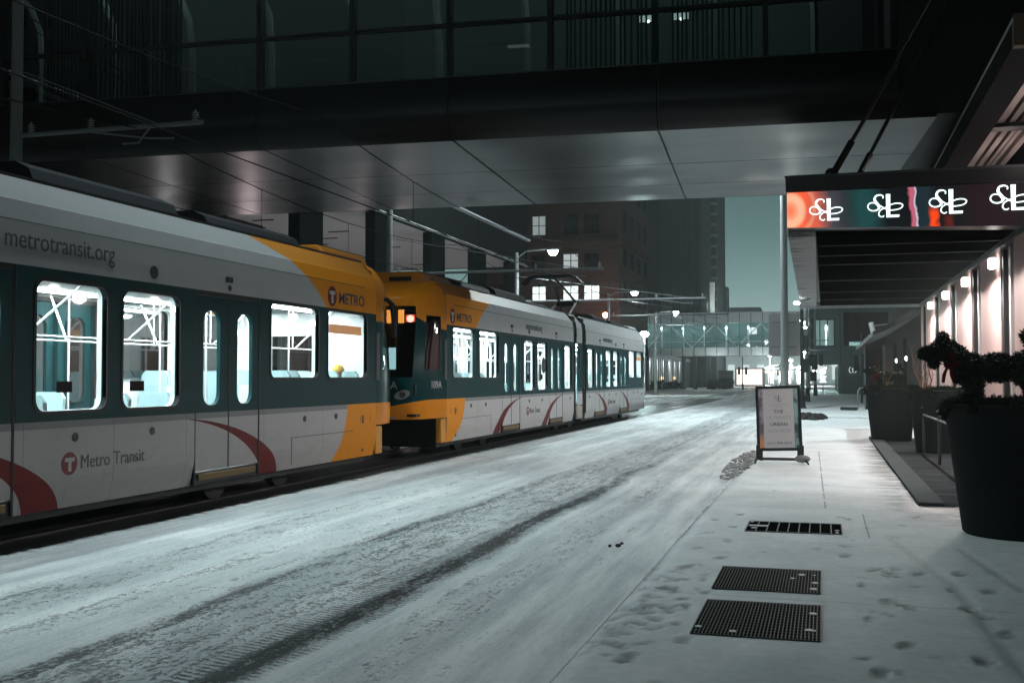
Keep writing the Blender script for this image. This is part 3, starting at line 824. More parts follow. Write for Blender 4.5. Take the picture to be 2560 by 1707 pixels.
# ------------------------------------------------------------------ SKYWALK over the street (local frame, 3.3 degrees off square)
def skywalk():
    root = thing('skywalk_bridge', 'dark enclosed glass skywalk crossing overhead in front of everything', 'skywalk', (-2.97, 20.43, 0), R(3.3))
    x0, x1 = -24.0, 4.26
    pan, nt, b = newmat('soffit_metal')
    v, x, y, z = coords(nt)
    n = noise(nt, v, 0.55, 3, 0.5, (1, 1.6, 1)); n2 = noise(nt, v, 4, 3)
    nt.links.new(mixc(nt, n, (0.012, 0.012, 0.014), (0.050, 0.052, 0.055)), b.inputs['Base Color'])
    b.inputs['Metallic'].default_value = 0.75
    nt.links.new((0.27 + n2 * 0.05).so, b.inputs['Roughness'])
    nt.links.new(bump(nt, noise(nt, v, 0.35, 1, .3, (1, 1.3, 1)), 0.7, 0.12), b.inputs['Normal'])
    # soffit panels with real joints between
    sj = [-0.02 - 4.06*k for k in range(0, 6)]; ex = sorted([x0] + sj + [5.0]); ey = [0.0, 3.3, 5.9, 8.1]
    s = MB()
    for i in range(len(ex)-1):
        for j in range(3):
            s.box(ex[i]+.022, ex[i+1]-.022, ey[j]+.016, ey[j+1]-.016, 6.30, 6.34)
    s.build('soffit', pan, root)
    MB().box(x0, 5.0, .02, 8.1, 6.345, 6.5).build('floor_slab', blackm, root)
    # fascia with rounded lower edge, in panels
    fm = mat('fascia_metal', (.006, .006, .0065), .30, .1, .2, 2, spec=.25)
    for side, yb in ((-1, 0), (1, 8.1)):
        for i in range(len(ex)-1):
            a0, a1 = ex[i]+.01, min(ex[i+1], x1)-.01
            if a1 <= a0: continue
            f = MB(); pr = [(0.0, 6.30), (-.22, 6.38), (-.38, 6.58), (-.42, 6.85), (-.42, 7.44), (-.40, 7.47), (0, 7.47), (0, 6.36)]
            k = 1 if side < 0 else -1
            f.prism([(k*u, v) for u, v in pr] if k > 0 else [(k*u, v) for u, v in pr][::-1], lambda u, v, w: (w, yb+u, v), a0, a1)
            f.build('fascia', fm, root, True)
        MB().box(x0, x1, yb-.43 if side < 0 else yb+.40, yb-.40 if side < 0 else yb+.43, 7.455, 7.48).build('edge_trim', darksteel, root)
    fr = mat('frame_black', (.008, .008, .009), .5)
    dg = glass('skywalk_glass', (.42, .50, .50), .04, .02)
    for side, yg in ((-1, -.05), (1, 8.15)):
        ms = [4.02 - 2.04*k for k in range(0, 14)]
        for q in ms: MB().box(q-.05, q+.05, yg-.12, yg+.08, 7.47, 11.4).build('mullion', fr, root)
        for i in range(len(ms)-1):
            a1, a0 = ms[i]-.05, ms[i+1]+.05
            for z0, z1 in ((7.50, 8.56), (8.63, 11.3)):
                MB().add([(a0, yg, z0), (a1, yg, z0), (a1, yg, z1), (a0, yg, z1)], [(0, 1, 2, 3)]).build('window', dg, root, fix=False)
        t = MB(); t.box(x0, 4.26, yg-.08, yg+.05, 8.56, 8.63); t.box(x0, 4.26, yg-.08, yg+.05, 7.47, 7.50); t.box(x0, 4.26, yg-.1, yg+.08, 11.3, 12.2)
        t.build('transom', fr, root)
    MB().box(x0, 4.26, -.1, 8.2, 12.2, 12.4).build('roof', blackm, root)
    MB().box(x0, 4.26, 0.05, 8.1, 7.3, 7.4).build('floor', mat('carpet', (.05, .05, .05), .9), root)
    MB().box(4.2, 4.3, 0, 8.1, 7.3, 12.2).build('end_wall', blackm, root)
    am = mat('arch_plaster', (.20, .22, .22), .8)
    for k in range(12):
        xa = 3.0 - 2.04*k
        a = MB(); pts = [(xa + .9*(1-math.cos(t)), 4.5, 8.2 + 2.8*math.sin(t)) for t in [PI/2*i/8 for i in range(9)]]
        a.tube([(xa - 1.1, 2.6, 11.2), (xa - .75, 2.6, 11.1), (xa - .35, 2.6, 10.7), (xa-.08, 2.6, 10.1), (xa, 2.6, 9.2), (xa, 2.6, 7.4)], .085, 6)
        a.build('arch_rib', am, root, True)
    bw = MB(); bw.box(x0, 4.2, 5.2, 5.3, 7.4, 12.1); bw.build('inner_wall', mat('inner_wall', (.06, .07, .07), .9), root)
    cu = MB()
    for c0, c1 in ((-1.9, -.1), (.2, 1.8), (-13.8, -10.4)):
        q = c0
        while q < c1:
            cu.box(q, q+.035, .55, .60, 7.5, 12.0); q += random.uniform(.07, .13)
    cu.build('curtain', mat('curtain', (.025, .03, .03), .9), root)
    for q, e in ((-12, 110), (-7, 80), (-3, 90), (1.2, 130)):
        MB().box(q-.3, q+.3, 2.1, 2.2, 12.1, 12.15).build('ceiling_lamp', emit('dim_lamp', (.7, 1, 1), .6), root)
        light('dim_light', (q, 2.0, 11.9), e, TEAL, .2, parent=root)
    # small lit fitting seen through the upper panes
    for q in (-.30, .35):
        MB().box(q-.16, q+.16, .8, .84, 8.68, 8.80).build('wall_light', emit('fitting', (.75, 1, .95), .5), root)
        MB().sphere((q+.02, .78, 8.67), .03, 8, 6).build('wall_light', emit('fitting_hot', (.85, 1, 1), 5), root)
    tw = MB()
    return root
skywalk()

# ------------------------------------------------------------------ left arcade building
def speck(name, col, dots, thr):
    m, nt, b = newmat(name)
    v, x, y, z = coords(nt)
    n = noise(nt, v, 5, 5, .75); n2 = noise(nt, v, 1.2, 3)
    f = ((n - thr) * 9).clamp()
    nt.links.new(mixc(nt, f, tuple(c*.9 for c in col), dots), b.inputs['Base Color']); b.inputs['Roughness'].default_value = .85; b.inputs['Specular IOR Level'].default_value = 0.0
    nt.links.new(bump(nt, n, .3), b.inputs['Normal'])
    return m
def arcade():
    root = thing('arcade_building', 'dark office block on tall columns left of the tracks with a pale soffit', 'building')
    fm = speck('rough_dark_stone', (.022, .025, .025), (.008, .010, .010), .55)
    MB().box(-19.35, -19.0, -20, 69.3, 8.95, 34).box(-42, -19.35, 69.0, 69.3, 8.95, 34).box(-42, -19.35, -20, 69.3, 33.7, 34).build('wall', fm, root)
    MB().box(-42, -19.36, -20, 69, 8.97, 9.05).build('soffit', mat('soffit_plaster', (.50, .49, .48), .9, 0, .06, 2), root)
    MB().box(-19.0, -18.75, 54, 69.4, 10.65, 10.78).box(-19.0, -18.85, -20, 69.3, 8.95, 9.02).build('ledge', snowm, root)
    cm = mat('column_stone', (.006, .008, .008), .9, 0, .2, 2)
    for k in range(-8, 4):
        y0 = 44.05 + 7.18*k
        MB().box(-19.55, -19.05, y0+.1, y0+2.1, -.02, 8.96).build('column', cm, root, bevel=.03)
    MB().box(-36, -35.7, -20, 69, -.02, 8.96).build('back_wall', mat('back_wall', (.035, .03, .03), .8), root)
    MB().box(-30, -26.2, 8, 47, -.02, 8.96).build('stair_core', mat('brown_stone', (.05, .035, .028), .7), root)
    lm = MB()
    for i in range(15):
        y = 36 + 2.3*i; xx = -23.5 - (i % 3)*1.7
        MB().box(xx-.55, xx+.55, y-.06, y+.06, 8.93, 8.98).build('recessed_fixture', rubber, root)
    wn = MB()
    for r in range(6):
        for k in range(10):
            y0 = 5 + 6.4*k; wn.box(-18.99, -18.96, y0, y0+4.6, 13.0+3.2*r, 14.9+3.2*r)
    wn.build('window_band', glass('dark_glass', (.02, .02, .02), .25, .05), root)
    for k in range(12): light('arcade_light', (-23.5, 5 + 6.0*k, 3.2), 26 if k < 6 else 70, (1, .97, .97) if k < 6 else (1, .78, .80), .25, parent=root)  # added lamps, put in to brighten the soffit
    for k in range(12): MB().tube([(-23.5, 5+6.0*k, -.02), (-23.5, 5+6.0*k, 3.0)], .05).build('added_lamp_post', steel, root, True); MB().sphere((-23.5, 5+6.0*k, 3.2), .16, 12, 8).build('added_lamp_globe', glass('globe_glass', (.95, .95, .95), .05), root, True)  # posts and globes made up to carry the added soffit lamps
    return root
arcade()

# ------------------------------------------------------------------ catenary poles with lamps on the left
galv = mat('pole_grey', (.20, .21, .215), .6, .2, .2, 5)
def catenary(y, ztube, xt, label, energy, top=8.6, head='lamp', xp=-15.0):
    r = thing('catenary_pole', label, 'pole', (xp, y, 0), group='overhead line poles beside the tracks')
    p = MB(); p.tube([(0, 0, -.02), (0, 0, .3)], .22, 12); p.tube([(0, 0, .3), (0, 0, top)], [.14, .10], 12)
    p.build('pole', galv, r, True)
    a = MB(); a.tube([(.1, 0, ztube), (xt - xp, 0, ztube)], .045, 8); a.tube([(0, 0, ztube+1.3), (xt-xp-1.0, 0, ztube+.05)], .014, 6)
    a.tube([(xt-xp-2.6, 0, ztube), (xt-xp-1.2, 0, ztube-.22), (xt-xp-.6, 0, ztube-.26)], .02, 6)
    a.tube([(3.0, 0, ztube), (2.75, 0, ztube-.3), (2.4, 0, ztube-.3)], .02, 6)
    a.build('bracket_arm', galv, r, True)
    for q in (.35, xt-xp-.15, xt-xp-2.4):
        i = MB().tube([(q, 0, ztube), (q, 0, ztube+.24)], .02, 8)
        for k in range(4): i.lathe([(.02, 0), (.07, .02), (.02, .04)], (q, 0, ztube-.02+.045*k+.05), 10)
        i.build('insulator', mat('insulator', (.35, .36, .36), .2), r)
    if head:
        b = MB(); b.tube([(0, 0, top-.3), (.5, 0, top+.05), (1.7, 0, top+.12)], .035, 8)
        b.build('lamp_arm', galv, r, True)
        h = MB().prism([(1.55, 0), (2.25, .02), (2.2, .14), (1.7, .16)], lambda u, v, w: (u, w, top+.05+v), -.14, .14).build('lamp_head', darksteel, r, bevel=.02)
        MB().box(1.65, 2.15, -.11, .11, top+.015, top+.045).build('lens', emit('lamp_white', (.92, 1, 1), 60), h)
        light('lamp_light', (1.9, 0, top-.30), energy, (.86, .98, 1.0), .10, 'SPOT' if energy > 800 else 'POINT', r, (0, 0, 0), 150 if energy > 800 else None)
        MB().sphere((1.9, 0, top-.06), .19, 12, 8, (1.2, 1, .8)).build('bulb', emit('lamp_glow', (.92, 1, 1), 40), h, True)
    return r
catenary(17.31, 6.27, -10.9, 'nearest pole at the top left corner with a short arm over the tram', 0, 9.5, head=None)
catenary(36.04, 5.30, -7.16, 'pole just beyond the skywalk with wires meeting at its lit top', 350, 10.2)
catenary(52.83, 5.45, -5.48, 'second pole beyond the skywalk carrying the brightest white lamp', 1300, 7.95)
catenary(77.3, 6.05, -6.4, 'tall pole in front of the brick block whose lamp glows right of the lit windows', 900, 7.7)
catenary(100, 6.4, -9, 'farthest overhead pole, small and hazy above the tram end', 500, 7.6)
def wires():
    cwm = mat('wire_metal', (.008, .008, .008), .7, 0)
    for name, x, z, sag in (('contact_wire', -8.6, 4.96, 0), ('messenger_wire', -8.6, 6.25, .5), ('contact_wire', -12.3, 4.96, 0), ('messenger_wire', -12.3, 6.25, .5)):
        ys = [-2, 17.31, 36.04, 52.83, 77.3, 100, 125]; m = MB()
        for a, b in zip(ys[:-1], ys[1:]):
            zz = z if name[0] == 'c' or a > 20 else z + .0
            m.tube([(x, a + (b-a)*t/8, zz - sag*4*(t/8)*(1-t/8)) for t in range(9)], .011, 5, False)
            if sag:
                for t in (2, 4, 6):
                    m.tube([(x, a+(b-a)*t/8, 4.96), (x, a+(b-a)*t/8, zz - sag*4*(t/8)*(1-t/8))], .006, 4, False)
        o = m.build('overhead_wire', cwm)
        pos = 'nearer' if x > -10 else 'farther'
        tag(o, ('lower contact wire' if name[0] == 'c' else 'upper sagging wire with droppers') + (' above the trams' if x > -10 else ' above the empty far track'), 'wire', 'overhead wires')
    m = MB()
    for (a, b) in (((-15, 36.04, 7.7), (-15, 52.8, 7.6)), ((-15, 52.8, 7.5), (-15, 77.3, 7.2)), ((-15, 17.3, 8.6), (-15, 36.04, 7.9)), ((-15, 77.3, 7.2), (-15, 100, 7.0))):
        for dx in (-.15, .2): m.tube([(a[0]+dx, a[1]+(b[1]-a[1])*t/8, a[2]+(b[2]-a[2])*t/8-1.2*(t/8)*(1-t/8)) for t in range(9)], .012, 5, False)
    tag(m.build('feeder_wire', cwm), 'pair of feeder wires strung from pole top to pole top', 'wire', 'overhead wires')
wires()

# ------------------------------------------------------------------ brick block, fluted tower and other far buildings
def lit_window(root, x0, x1, z0, z1, y, lit, s=1.0, fac='y', pane2=True):
    fm = mat('window_frame_dark', (.015, .016, .017), .6)
    f = MB(); t = .07
    f.box(x0, x1, y-.02, y+.05, z0, z0+t); f.box(x0, x1, y-.02, y+.05, z1-t, z1); f.box(x0, x0+t, y-.02, y+.05, z0+t, z1-t); f.box(x1-t, x1, y-.02, y+.05, z0+t, z1-t)
    xm = (x0+x1)/2
    if pane2: f.box(xm-.04, xm+.04, y-.02, y+.05, z0+t, z1-t); f.box(x0+t, xm-.04, y-.02, y+.05, (z0*2+z1)/3+.3, (z0*2+z1)/3+.36); f.box(xm+.04, x1-t, y-.02, y+.05, (z0*2+z1)/3+.3, (z0*2+z1)/3+.36)
    o = f.build('window', fm, root)
    if lit: m = emit('room_light_%.2f' % s, (.85, 1, 1), s)
    else: m = glass('dark_pane', (.02, .022, .022), .015, .05)
    MB().box(x0+t, x1-t, y+.03, y+.04, z0+t, z1-t).build('pane', m, o)
    return o
def brick_block():
    root = thing('brick_office_block', 'old reddish stone office block with small lit windows beyond the trams', 'building')
    m, nt, b = newmat('old_brick')
    v, x, y, z = coords(nt); n = noise(nt, v, 1.2, 5, .7); n2 = noise(nt, v, .18, 2)
    course = ((z * 14.0).sin() * .5 + .5).lt(.12)
    col = mixc(nt, n, (.026, .012, .009), (.055, .028, .022)); nt.links.new(mixc(nt, course * .6, col, (.05, .035, .03)), b.inputs['Base Color']); b.inputs['Roughness'].default_value = .9; b.inputs['Specular IOR Level'].default_value = 0.05
    Y = 103.0
    W = MB(); cols = [(-27.75, -26.3), (-24.6, -23.0), (-22.5, -20.9)]; zs = [(9.1, 10.8), (12.3, 13.9), (16.2, 17.9), (19.8, 21.5), (23.3, 25), (26.8, 28.5), (30, 31.7)]
    zs = [(9.0, 10.85), (12.2, 13.75), (15.6, 17.6), (19.2, 21.2), (22.8, 24.8), (26.4, 28.4), (30, 32)]
    # real openings: grid of wall cells
    xs = [-34, -31.2, -29.6] + [q for c in cols for q in c] + [-19.0]
    zb = [-.02] + [q for p_ in zs for q in p_] + [34]
    for i in range(len(xs)-1):
        for j in range(len(zb)-1):
            if i % 2 == 1 and j % 2 == 1: continue
            W.box(xs[i], xs[i+1], Y, Y+.45, zb[j], zb[j+1])
    W.box(-19.45, -19.0, Y+.45, 121, -.02, 34); W.box(-34, -19.45, 120.6, 121, -.02, 34); W.box(-34, -33.6, Y+.45, 120.6, -.02, 34)
    W.build('wall', m, root)
    t = MB(); t.box(-34.2, -18.7, Y-.35, Y+.1, 14.35, 14.95); t.box(-19.05, -18.7, Y+.1, 121, 14.35, 14.95); t.box(-34.1, -18.85, Y-.12, Y+.1, 11.1, 11.35); t.box(-34.1, -18.85, Y-.18, Y+.1, 7.6, 8.0)
    t.build('cornice', mat('brownstone', (.05, .028, .024), .9, 0, .2, 2, .3), root)
    lit = {(0, 0): 1.4, (1, 0): 1.4, (2, 0): 1.5, (1, 1): .35, (0, 2): .22}
    for i, (a, c) in enumerate([(-31.2, -29.6)] + cols):
        for j, (z0, z1) in enumerate(zs):
            l = lit.get((i-1, j)); wo = lit_window(root, a, c, z0, z1 - (.25 if l and j == 0 else 0), Y+.25, bool(l), l or 0)
            MB().box(a-.1, c+.1, Y-.1, Y+.2, z0-.18, z0).build('sill', mat('brownstone', (.05, .028, .024)), wo); MB().box(a-.05, c+.05, Y-.05, Y+.2, z1, z1+.12).build('lintel', mat('brownstone', (.05, .028, .024)), wo)
    MB().box(-33.6, -19.45, Y+.9, Y+1.0, 0, 34).build('inner_wall', blackm, root)
    for k in range(4):
        for j in range(6): MB().box(-18.98, -18.95, Y+2.2+4.2*k, Y+4.4+4.2*k, 9+3.6*j, 11+3.6*j).build('window', mat('blind_dark', (.008, .008, .009), .9), root)
    return root
brick_block()
def prism_building(name, label, poly, z0, z1, m, cat='building'):
    r = thing(name, label, cat)
    MB().prism(poly, lambda u, v, w: (u, v, w), z0, z1).build('wall', m, r); return r
def tower():
    r = thing('fluted_tower', 'tall dark tower with close vertical fluting standing right of the brick block', 'building')
    m = mat('tower_stone', (.018, .022, .022), .85, 0, .15, .4)
    MB().box(-25.3, -18.95, 173, 190, -.05, 72).build('wall', m, r)
    f = MB(); q = -25.25; k = 0
    while q < -19.05:
        w_ = .16 if k % 4 else .32
        f.box(q, q+w_, 172.65, 173.0, 7, 72); q += w_ + (.22 if k % 4 else .14); k += 1
    q = 173.2
    while q < 189: f.box(-18.95, -18.65, q, q+.3, 7, 72); q += .8
    f.build('fluting', mat('tower_rib', (.045, .052, .052), .8, 0, .1, .4), r)
    return r
tower()
prism_building('dark_slab', 'plain black slab building between the brick block and the fluted tower', [(-38, 158), (-23.0, 158), (-23.0, 171), (-38, 171)], -.05, 75, mat('slab_black', (.008, .009, .009), .9, 0, .3, .6))
def balcony_tower():
    r = thing('balcony_tower', 'dark high-rise with stacked balconies rising behind the fluted tower', 'building')
    m = mat('tower_dark', (.02, .03, .029), .9, 0, .2, .3)
    MB().box(-26, -19.3, 205, 225, 0, 90).build('wall', m, r)
    z = 14
    while z < 80: MB().box(-20.6, -18.9 - random.uniform(0, .2), 203.7, 205, z, z+.35).build('balcony', mat('balcony_edge', (.10, .13, .125), .8), r); z += 2.0
    return r
balcony_tower()
def lit_piers():
    r = thing('billboard_panels', 'pale tall panels on the corner of a far building beside the towers', 'panel')
    MB().box(-20.4, -19.6, 187, 188.5, 12.3, 18.9).build('panel', mat('pale_panel', (.55, .62, .62), .6, 0, .1), r)
    MB().box(-19.3, -19.05, 187, 188.5, 12.3, 18.9).build('panel', mat('white_panel', (.8, .85, .85), .6), r)
    MB().box(-18.6, -17.9, 186, 187.5, 12.3, 17.8).build('panel', mat('white_panel', (.8, .85, .85)), r)
    light('panel_light', (-19, 182.5, 13.6), 2500, COOL, .5, parent=r)
    return r
lit_piers()
def spire():
    r = thing('spire_building', 'hazy silhouette of a pointed spire far down the street', 'building')
    MB().box(-40, -33, 392, 400, 0, 34).build('wall', mat('far_stone', (.06, .07, .07), .9), r)
    MB().add([(-36.8, 392, 34), (-33.8, 392, 34), (-33.8, 395, 34), (-36.8, 395, 34), (-35.3, 393.5, 46)], [(0, 1, 4), (1, 2, 4), (2, 3, 4), (3, 0, 4)]).build('spire', mat('far_stone', (.06, .07, .07)), r)
    r2 = thing('far_block', 'faint low block with a few lit windows in the haze behind the spire', 'building')
    MB().box(-34, -22, 400, 415, 0, 27).build('wall', mat('far_stone', (.06, .07, .07)), r2)
    for k in range(6): MB().box(-33+1.1*k, -32.4+1.1*k, 399.8, 399.9, 22, 25).build('window', emit('far_room', (.8, 1, 1), .6), r2)
spire()
def far_skywalk():
    r = thing('far_skywalk', 'distant truss skywalk with lit windows crossing the street in haze', 'skywalk')
    Y = 150.0; x0, x1 = -30, 2
    wm = mat('pale_cladding', (.55, .60, .60), .5, 0, .06, .5)
    b = MB(); b.box(x0, x1, Y, Y+.3, 4.57, 5.70); b.box(x0, x1, Y, Y+.3, 9.05, 10.35); b.box(x0, x1, Y, Y+5, 10.35, 10.5); b.box(x0, x1, Y+.3, Y+5, 4.57, 4.8)
    b.build('wall', wm, r)
    MB().box(x0, x1, Y+4.8, Y+5, 4.8, 10.35).build('rear_wall', mat('teal_wall', (.10, .15, .15), .8), r)
    dk = mat('mullion_dark', (.05, .08, .08), .6)
    q = x0+.5
    m_ = MB()
    while q < x1: m_.box(q-.04, q+.04, Y-.05, Y+.02, 4.57, 10.35); q += 1.54
    m_.build('mullion', dk, r)
    MB().add([(x0, Y+.1, 5.70), (x1, Y+.1, 5.70), (x1, Y+.1, 9.05), (x0, Y+.1, 9.05)], [(0, 1, 2, 3)]).build('glazing', glass('far_glass', (.8, .9, .9), .06), r, fix=False)
    t = MB(); q = -30.0; up = True
    while q < 0:
        t.tube([(q, Y+1.0, 5.75 if up else 8.9), (q+3.1, Y+1.0, 8.9 if up else 5.75)], .10, 6); q += 3.1; up = not up
    t.box(x0, x1, Y+.95, Y+1.1, 6.45, 6.57)
    for q in range(-31, 1, 3): t.box(q-.12, q+.12, Y+2.4, Y+2.6, 4.8, 8.8)
    t.build('truss', mat('truss_white', (.75, .78, .78), .5), r)
    for q in range(-31, 1, 3):
        MB().sphere((q, Y+2.2, 8.45), .12, 8, 6).build('ceiling_lamp', emit('lamp_far', (.9, 1, 1), 14), r)
    for q in range(-30, 2, 6): light('skywalk_light', (q, Y+2.2, 8.3), 260, (.85, 1, 1), .2, parent=r)
    MB().box(-9.9, -8.9, Y+3.0, Y+3.1, 7.6, 8.5).build('lit_picture', emit('lit_white', (1, .96, .95), 1.0), r)
    for x in (-18.7, -17.2, -15.3, -2.0): MB().box(x-.28, x+.28, Y+.6, Y+1.2, -.03, 4.57).build('pier', mat('pier_teal', (.05, .07, .07), .7), r)
    # light under the deck
    for q in (-14, -8): light('deck_light', (q, Y-1.5, 4.0), 110, (.9, 1, 1), .3, parent=r)
    return r
far_skywalk()
def colonnade():
    r = thing('colonnade_building', 'long low lit arcade of thin dark piers on the far left pavement', 'building')
    MB().box(-27, -20.2, 124, 172, 4.0, 4.5).build('roof', mat('teal_roof', (.25, .30, .30), .7), r)
    MB().box(-21.8, -21.6, 124, 172, 0, 4.0).build('lit_back_wall', mat('pale_back_wall', (.65, .68, .68), .8), r)
    y = 124.3; k = 0
    while y < 171:
        MB().box(-20.34, -20.26, y, y+.55, -.02, 4.0).build('pier', mat('pier_teal', (.05, .07, .07)), r); k += 1; y += 1.75 if k % 6 else 4.4
    for y in range(127, 172, 6): light('arcade_light', (-20.9, y, 3.4), 75, (.93, .98, 1), .3, parent=r)
    for y in (131, 147, 160): MB().sphere((-21.2, y, 1.5), .22, 10, 8).build('amber_lamp', emit('amber', (1, .62, .28), 4), r)
colonnade()
def right_far_building():
    r = thing('corner_building', 'teal-grey concrete corner building with lit upper windows and a passage below', 'building')
    cm = mat('panel_concrete', (.10, .14, .135), .85, 0, .12, .6)
    Y = 110.0
    W = MB(); xs = [-1.35, .0, 1.25, 30]
    W.box(-1.35, 30, Y, Y+.4, 2.85, 4.6); W.box(-1.35, 30, Y, Y+.4, 7.3, 22); W.box(-1.35, -1.15, Y, Y+.4, 4.6, 7.3); W.box(1.05, 30, Y, Y+.4, 4.6, 7.3)
    W.box(1.35, 30, Y, Y+.4, 0, 2.85); W.box(-1.35, -.9, Y+.4, Y+60, 2.85, 22); W.box(1.4, 1.8, Y+.4, Y+40, 0, 2.85)
    W.build('wall', cm, r)
    MB().box(-1.3, 30, Y+4, Y+4.2, 2.9, 8).build('room_wall', mat('room_wall', (.35, .42, .42), .8), r)
    j = MB()
    for x in (1.55, 2.6, 4): j.box(x-.02, x+.02, Y-.01, Y+.01, 0, 20)
    j.box(-1.35, 20, Y-.01, Y+.01, 2.83, 2.87); j.build('joint', rubber, r)
    f = MB()
    for x in (-1.1, -.35, .38, 1.0): f.box(x-.05, x+.05, Y+.02, Y+.12, 4.6, 7.3)
    f.box(-1.15, 1.05, Y+.02, Y+.12, 4.6, 4.7); f.box(-1.15, 1.05, Y+.02, Y+.12, 7.2, 7.3)
    f.build('window', rubber, r)
    light('room_light', (.2, Y+2.0, 6.6), 120, (.75, 1, .95), .3, parent=r)
    MB().box(.15, .45, Y+2.4, Y+2.5, 4.8, 6.8).build('room_panel', emit('room_panel', (.8, 1, .95), .8), r)
    MB().box(1.9, 6, Y-.06, Y+.0, 4.7, 7.9).build('dark_window', glass('dark_pane', (.02, .022, .022), .015, .05), r)
    # passage lights and lit pictogram sign
    for y in (112, 124, 140): light('passage_light', (.2, y, 2.6), 160, (.6, 1, .95), .2, parent=r)
    MB().sphere((.15, Y+.8, 2.5), .09, 10, 8).build('passage_lamp', emit('lamp_far', (.9, 1, 1), 14), r)
    s = thing('lit_pictogram_sign', 'glowing white round sign over a small lit board in the far passage', 'sign', (-.1, Y-1.2, 0))
    M = 20; MB().prism([(.28*math.cos(2*PI*i/M), .28*math.sin(2*PI*i/M)) for i in range(M)], lambda a, b, w: (a, w, 2.15+b), 0, .12).build('disc', emit('sign_white', (.85, 1, 1), 4), s)
    d = MB(); d.box(-.30, .30, 0, .12, 1.62, 1.72); d.box(-.2, .2, 0, .12, 1.2, 1.62); d.box(-.32, .32, 0, .12, 1.1, 1.2); d.build('board', emit('sign_white2', (.8, 1, 1), 2.4), s)
    MB().tube([(0, .15, 0), (0, .15, 2.2)], .04).build('post', steel, s)
    g = thing('dark_kiosk', 'dark boxy kiosk bearing a round bracketed emblem at the far corner', 'kiosk', (2.9, 112, 0))
    g.location = (2.6, 108.4, 0)
    MB().box(-1.1, 1.4, 0, 1.4, 0, 2.9).build('body', mat('kiosk_grey', (.07, .085, .085), .7, 0, .1), g, bevel=.03)
    k = MB()
    for a0, a1 in ((-60, 60), (120, 240)):
        pts = [(.05+.33*math.cos(R(a0+(a1-a0)*i/10)), -.02, 2.3+.33*math.sin(R(a0+(a1-a0)*i/10))) for i in range(11)]; k.tube(pts, .03, 6)
    k.box(.0, .1, -.04, 0, 2.26, 2.48); k.box(.0, .12, -.04, 0, 2.08, 2.18)
    k.build('emblem', emit('emblem_white', (.85, 1, .95), .9), g)
    return r
right_far_building()

# ------------------------------------------------------------------ right-hand building, canopy with sign
def right_building():
    r = thing('stone_building', 'pink stone ground floor with dark slit windows and wall lamps on the right', 'building')
    st = mat('pink_granite', (.42, .295, .275), .7, 0, .30, 38, .1)
    Xw = 3.1
    p = 4.04; slit0 = 19.85
    W = MB()
    edges = []
    k = -4
    while True:
        a = slit0 + p*k
        if a > 36.5: break
        edges.append((a, a+1.42)); k += 1
    cur = 2.0
    for a, b in edges:
        if a > cur: W.box(Xw, Xw+.5, cur, a, 0, 3.93)
        cur = b
    W.box(Xw, Xw+.5, cur, 38.0, 0, 3.93)
    W.build('wall', st, r)
    for a, b in edges:
        gl = MB().box(Xw+.38, Xw+.42, a, b, .05, 3.9).build('window', glass('dark_glass', (.02, .02, .02)), r)
        m = MB(); m.box(Xw+.05, Xw+.38, a+.68, a+.86, 0, 3.9); m.build('mullion', mat('pale_mullion', (.40, .36, .35), .5), gl)
        m = MB(); m.box(Xw+.02, Xw+.1, b-.16, b, 0, 3.9); m.box(Xw+.02, Xw+.1, a, a+.1, 0, 3.9); m.build('frame', mat('black_frame', (.012, .012, .013), .4), gl)
    MB().box(Xw-.06, Xw+.5, 2, 38, 3.93, 4.02).build('wall_cap', darksteel, r)
    MB().box(Xw+.7, Xw+9, -12, 60, 0, 4.1).build('interior_mass', blackm, r)
    # upper storeys and the far dark wing
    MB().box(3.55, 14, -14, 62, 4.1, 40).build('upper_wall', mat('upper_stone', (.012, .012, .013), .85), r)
    MB().box(1.35, 3.55, 20.75, 28.8, 6.36, 12.3).build('bridge_joint', blackm, r)
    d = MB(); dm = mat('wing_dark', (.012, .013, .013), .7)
    y = 38.0
    for (a, b) in ((38.0, 44.6), (46.6, 50.6), (53.0, 60)): d.box(Xw, Xw+.5, a, b, 0, 4.1)
    d.box(Xw, Xw+.5, 38, 60, 3.2, 4.1)
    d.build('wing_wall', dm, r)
    for a, b in ((44.6, 46.6), (50.6, 53.0)):
        MB().box(Xw+.25, Xw+.3, a, b, 0, 3.2).build('lit_window', emit('shop_window', (.45, .75, .75), .32), r)
    for y in (45.7, 51.8): MB().sphere((Xw+.1, y, 2.35), .10, 10, 8).build('window_lamp', emit('shop_lamp', (.8, 1, 1), 9), r)
    # sloping awning of the wing
    MB().add([(Xw, 38.5, 3.9), (Xw, 58, 3.9), (1.6, 58, 3.15), (1.6, 38.5, 3.15), (Xw, 38.5, 3.7), (Xw, 58, 3.7), (1.6, 58, 3.0), (1.6, 38.5, 3.0)],
             [(0, 1, 2, 3), (4, 7, 6, 5), (0, 3, 7, 4), (1, 5, 6, 2), (3, 2, 6, 7)]).build('awning', mat('awning_dark', (.02, .03, .03), .5), r)
    # wall lamps at the head of every bay
    for a, b in edges:
        yl = b + .32
        if yl > 37 or yl < 17: continue
        w_ = MB().box(Xw-.16, Xw-.02, yl-.10, yl+.10, 3.60, 3.80).build('wall_lamp', emit('sconce', (1, .95, .92), 11), r, bevel=.03)
        light('wall_light', (Xw-.80, yl, 3.45), 360, (1.0, .93, .90), .09, 'SPOT', r, (0, 0, 0), 176)
    return r
right_building()
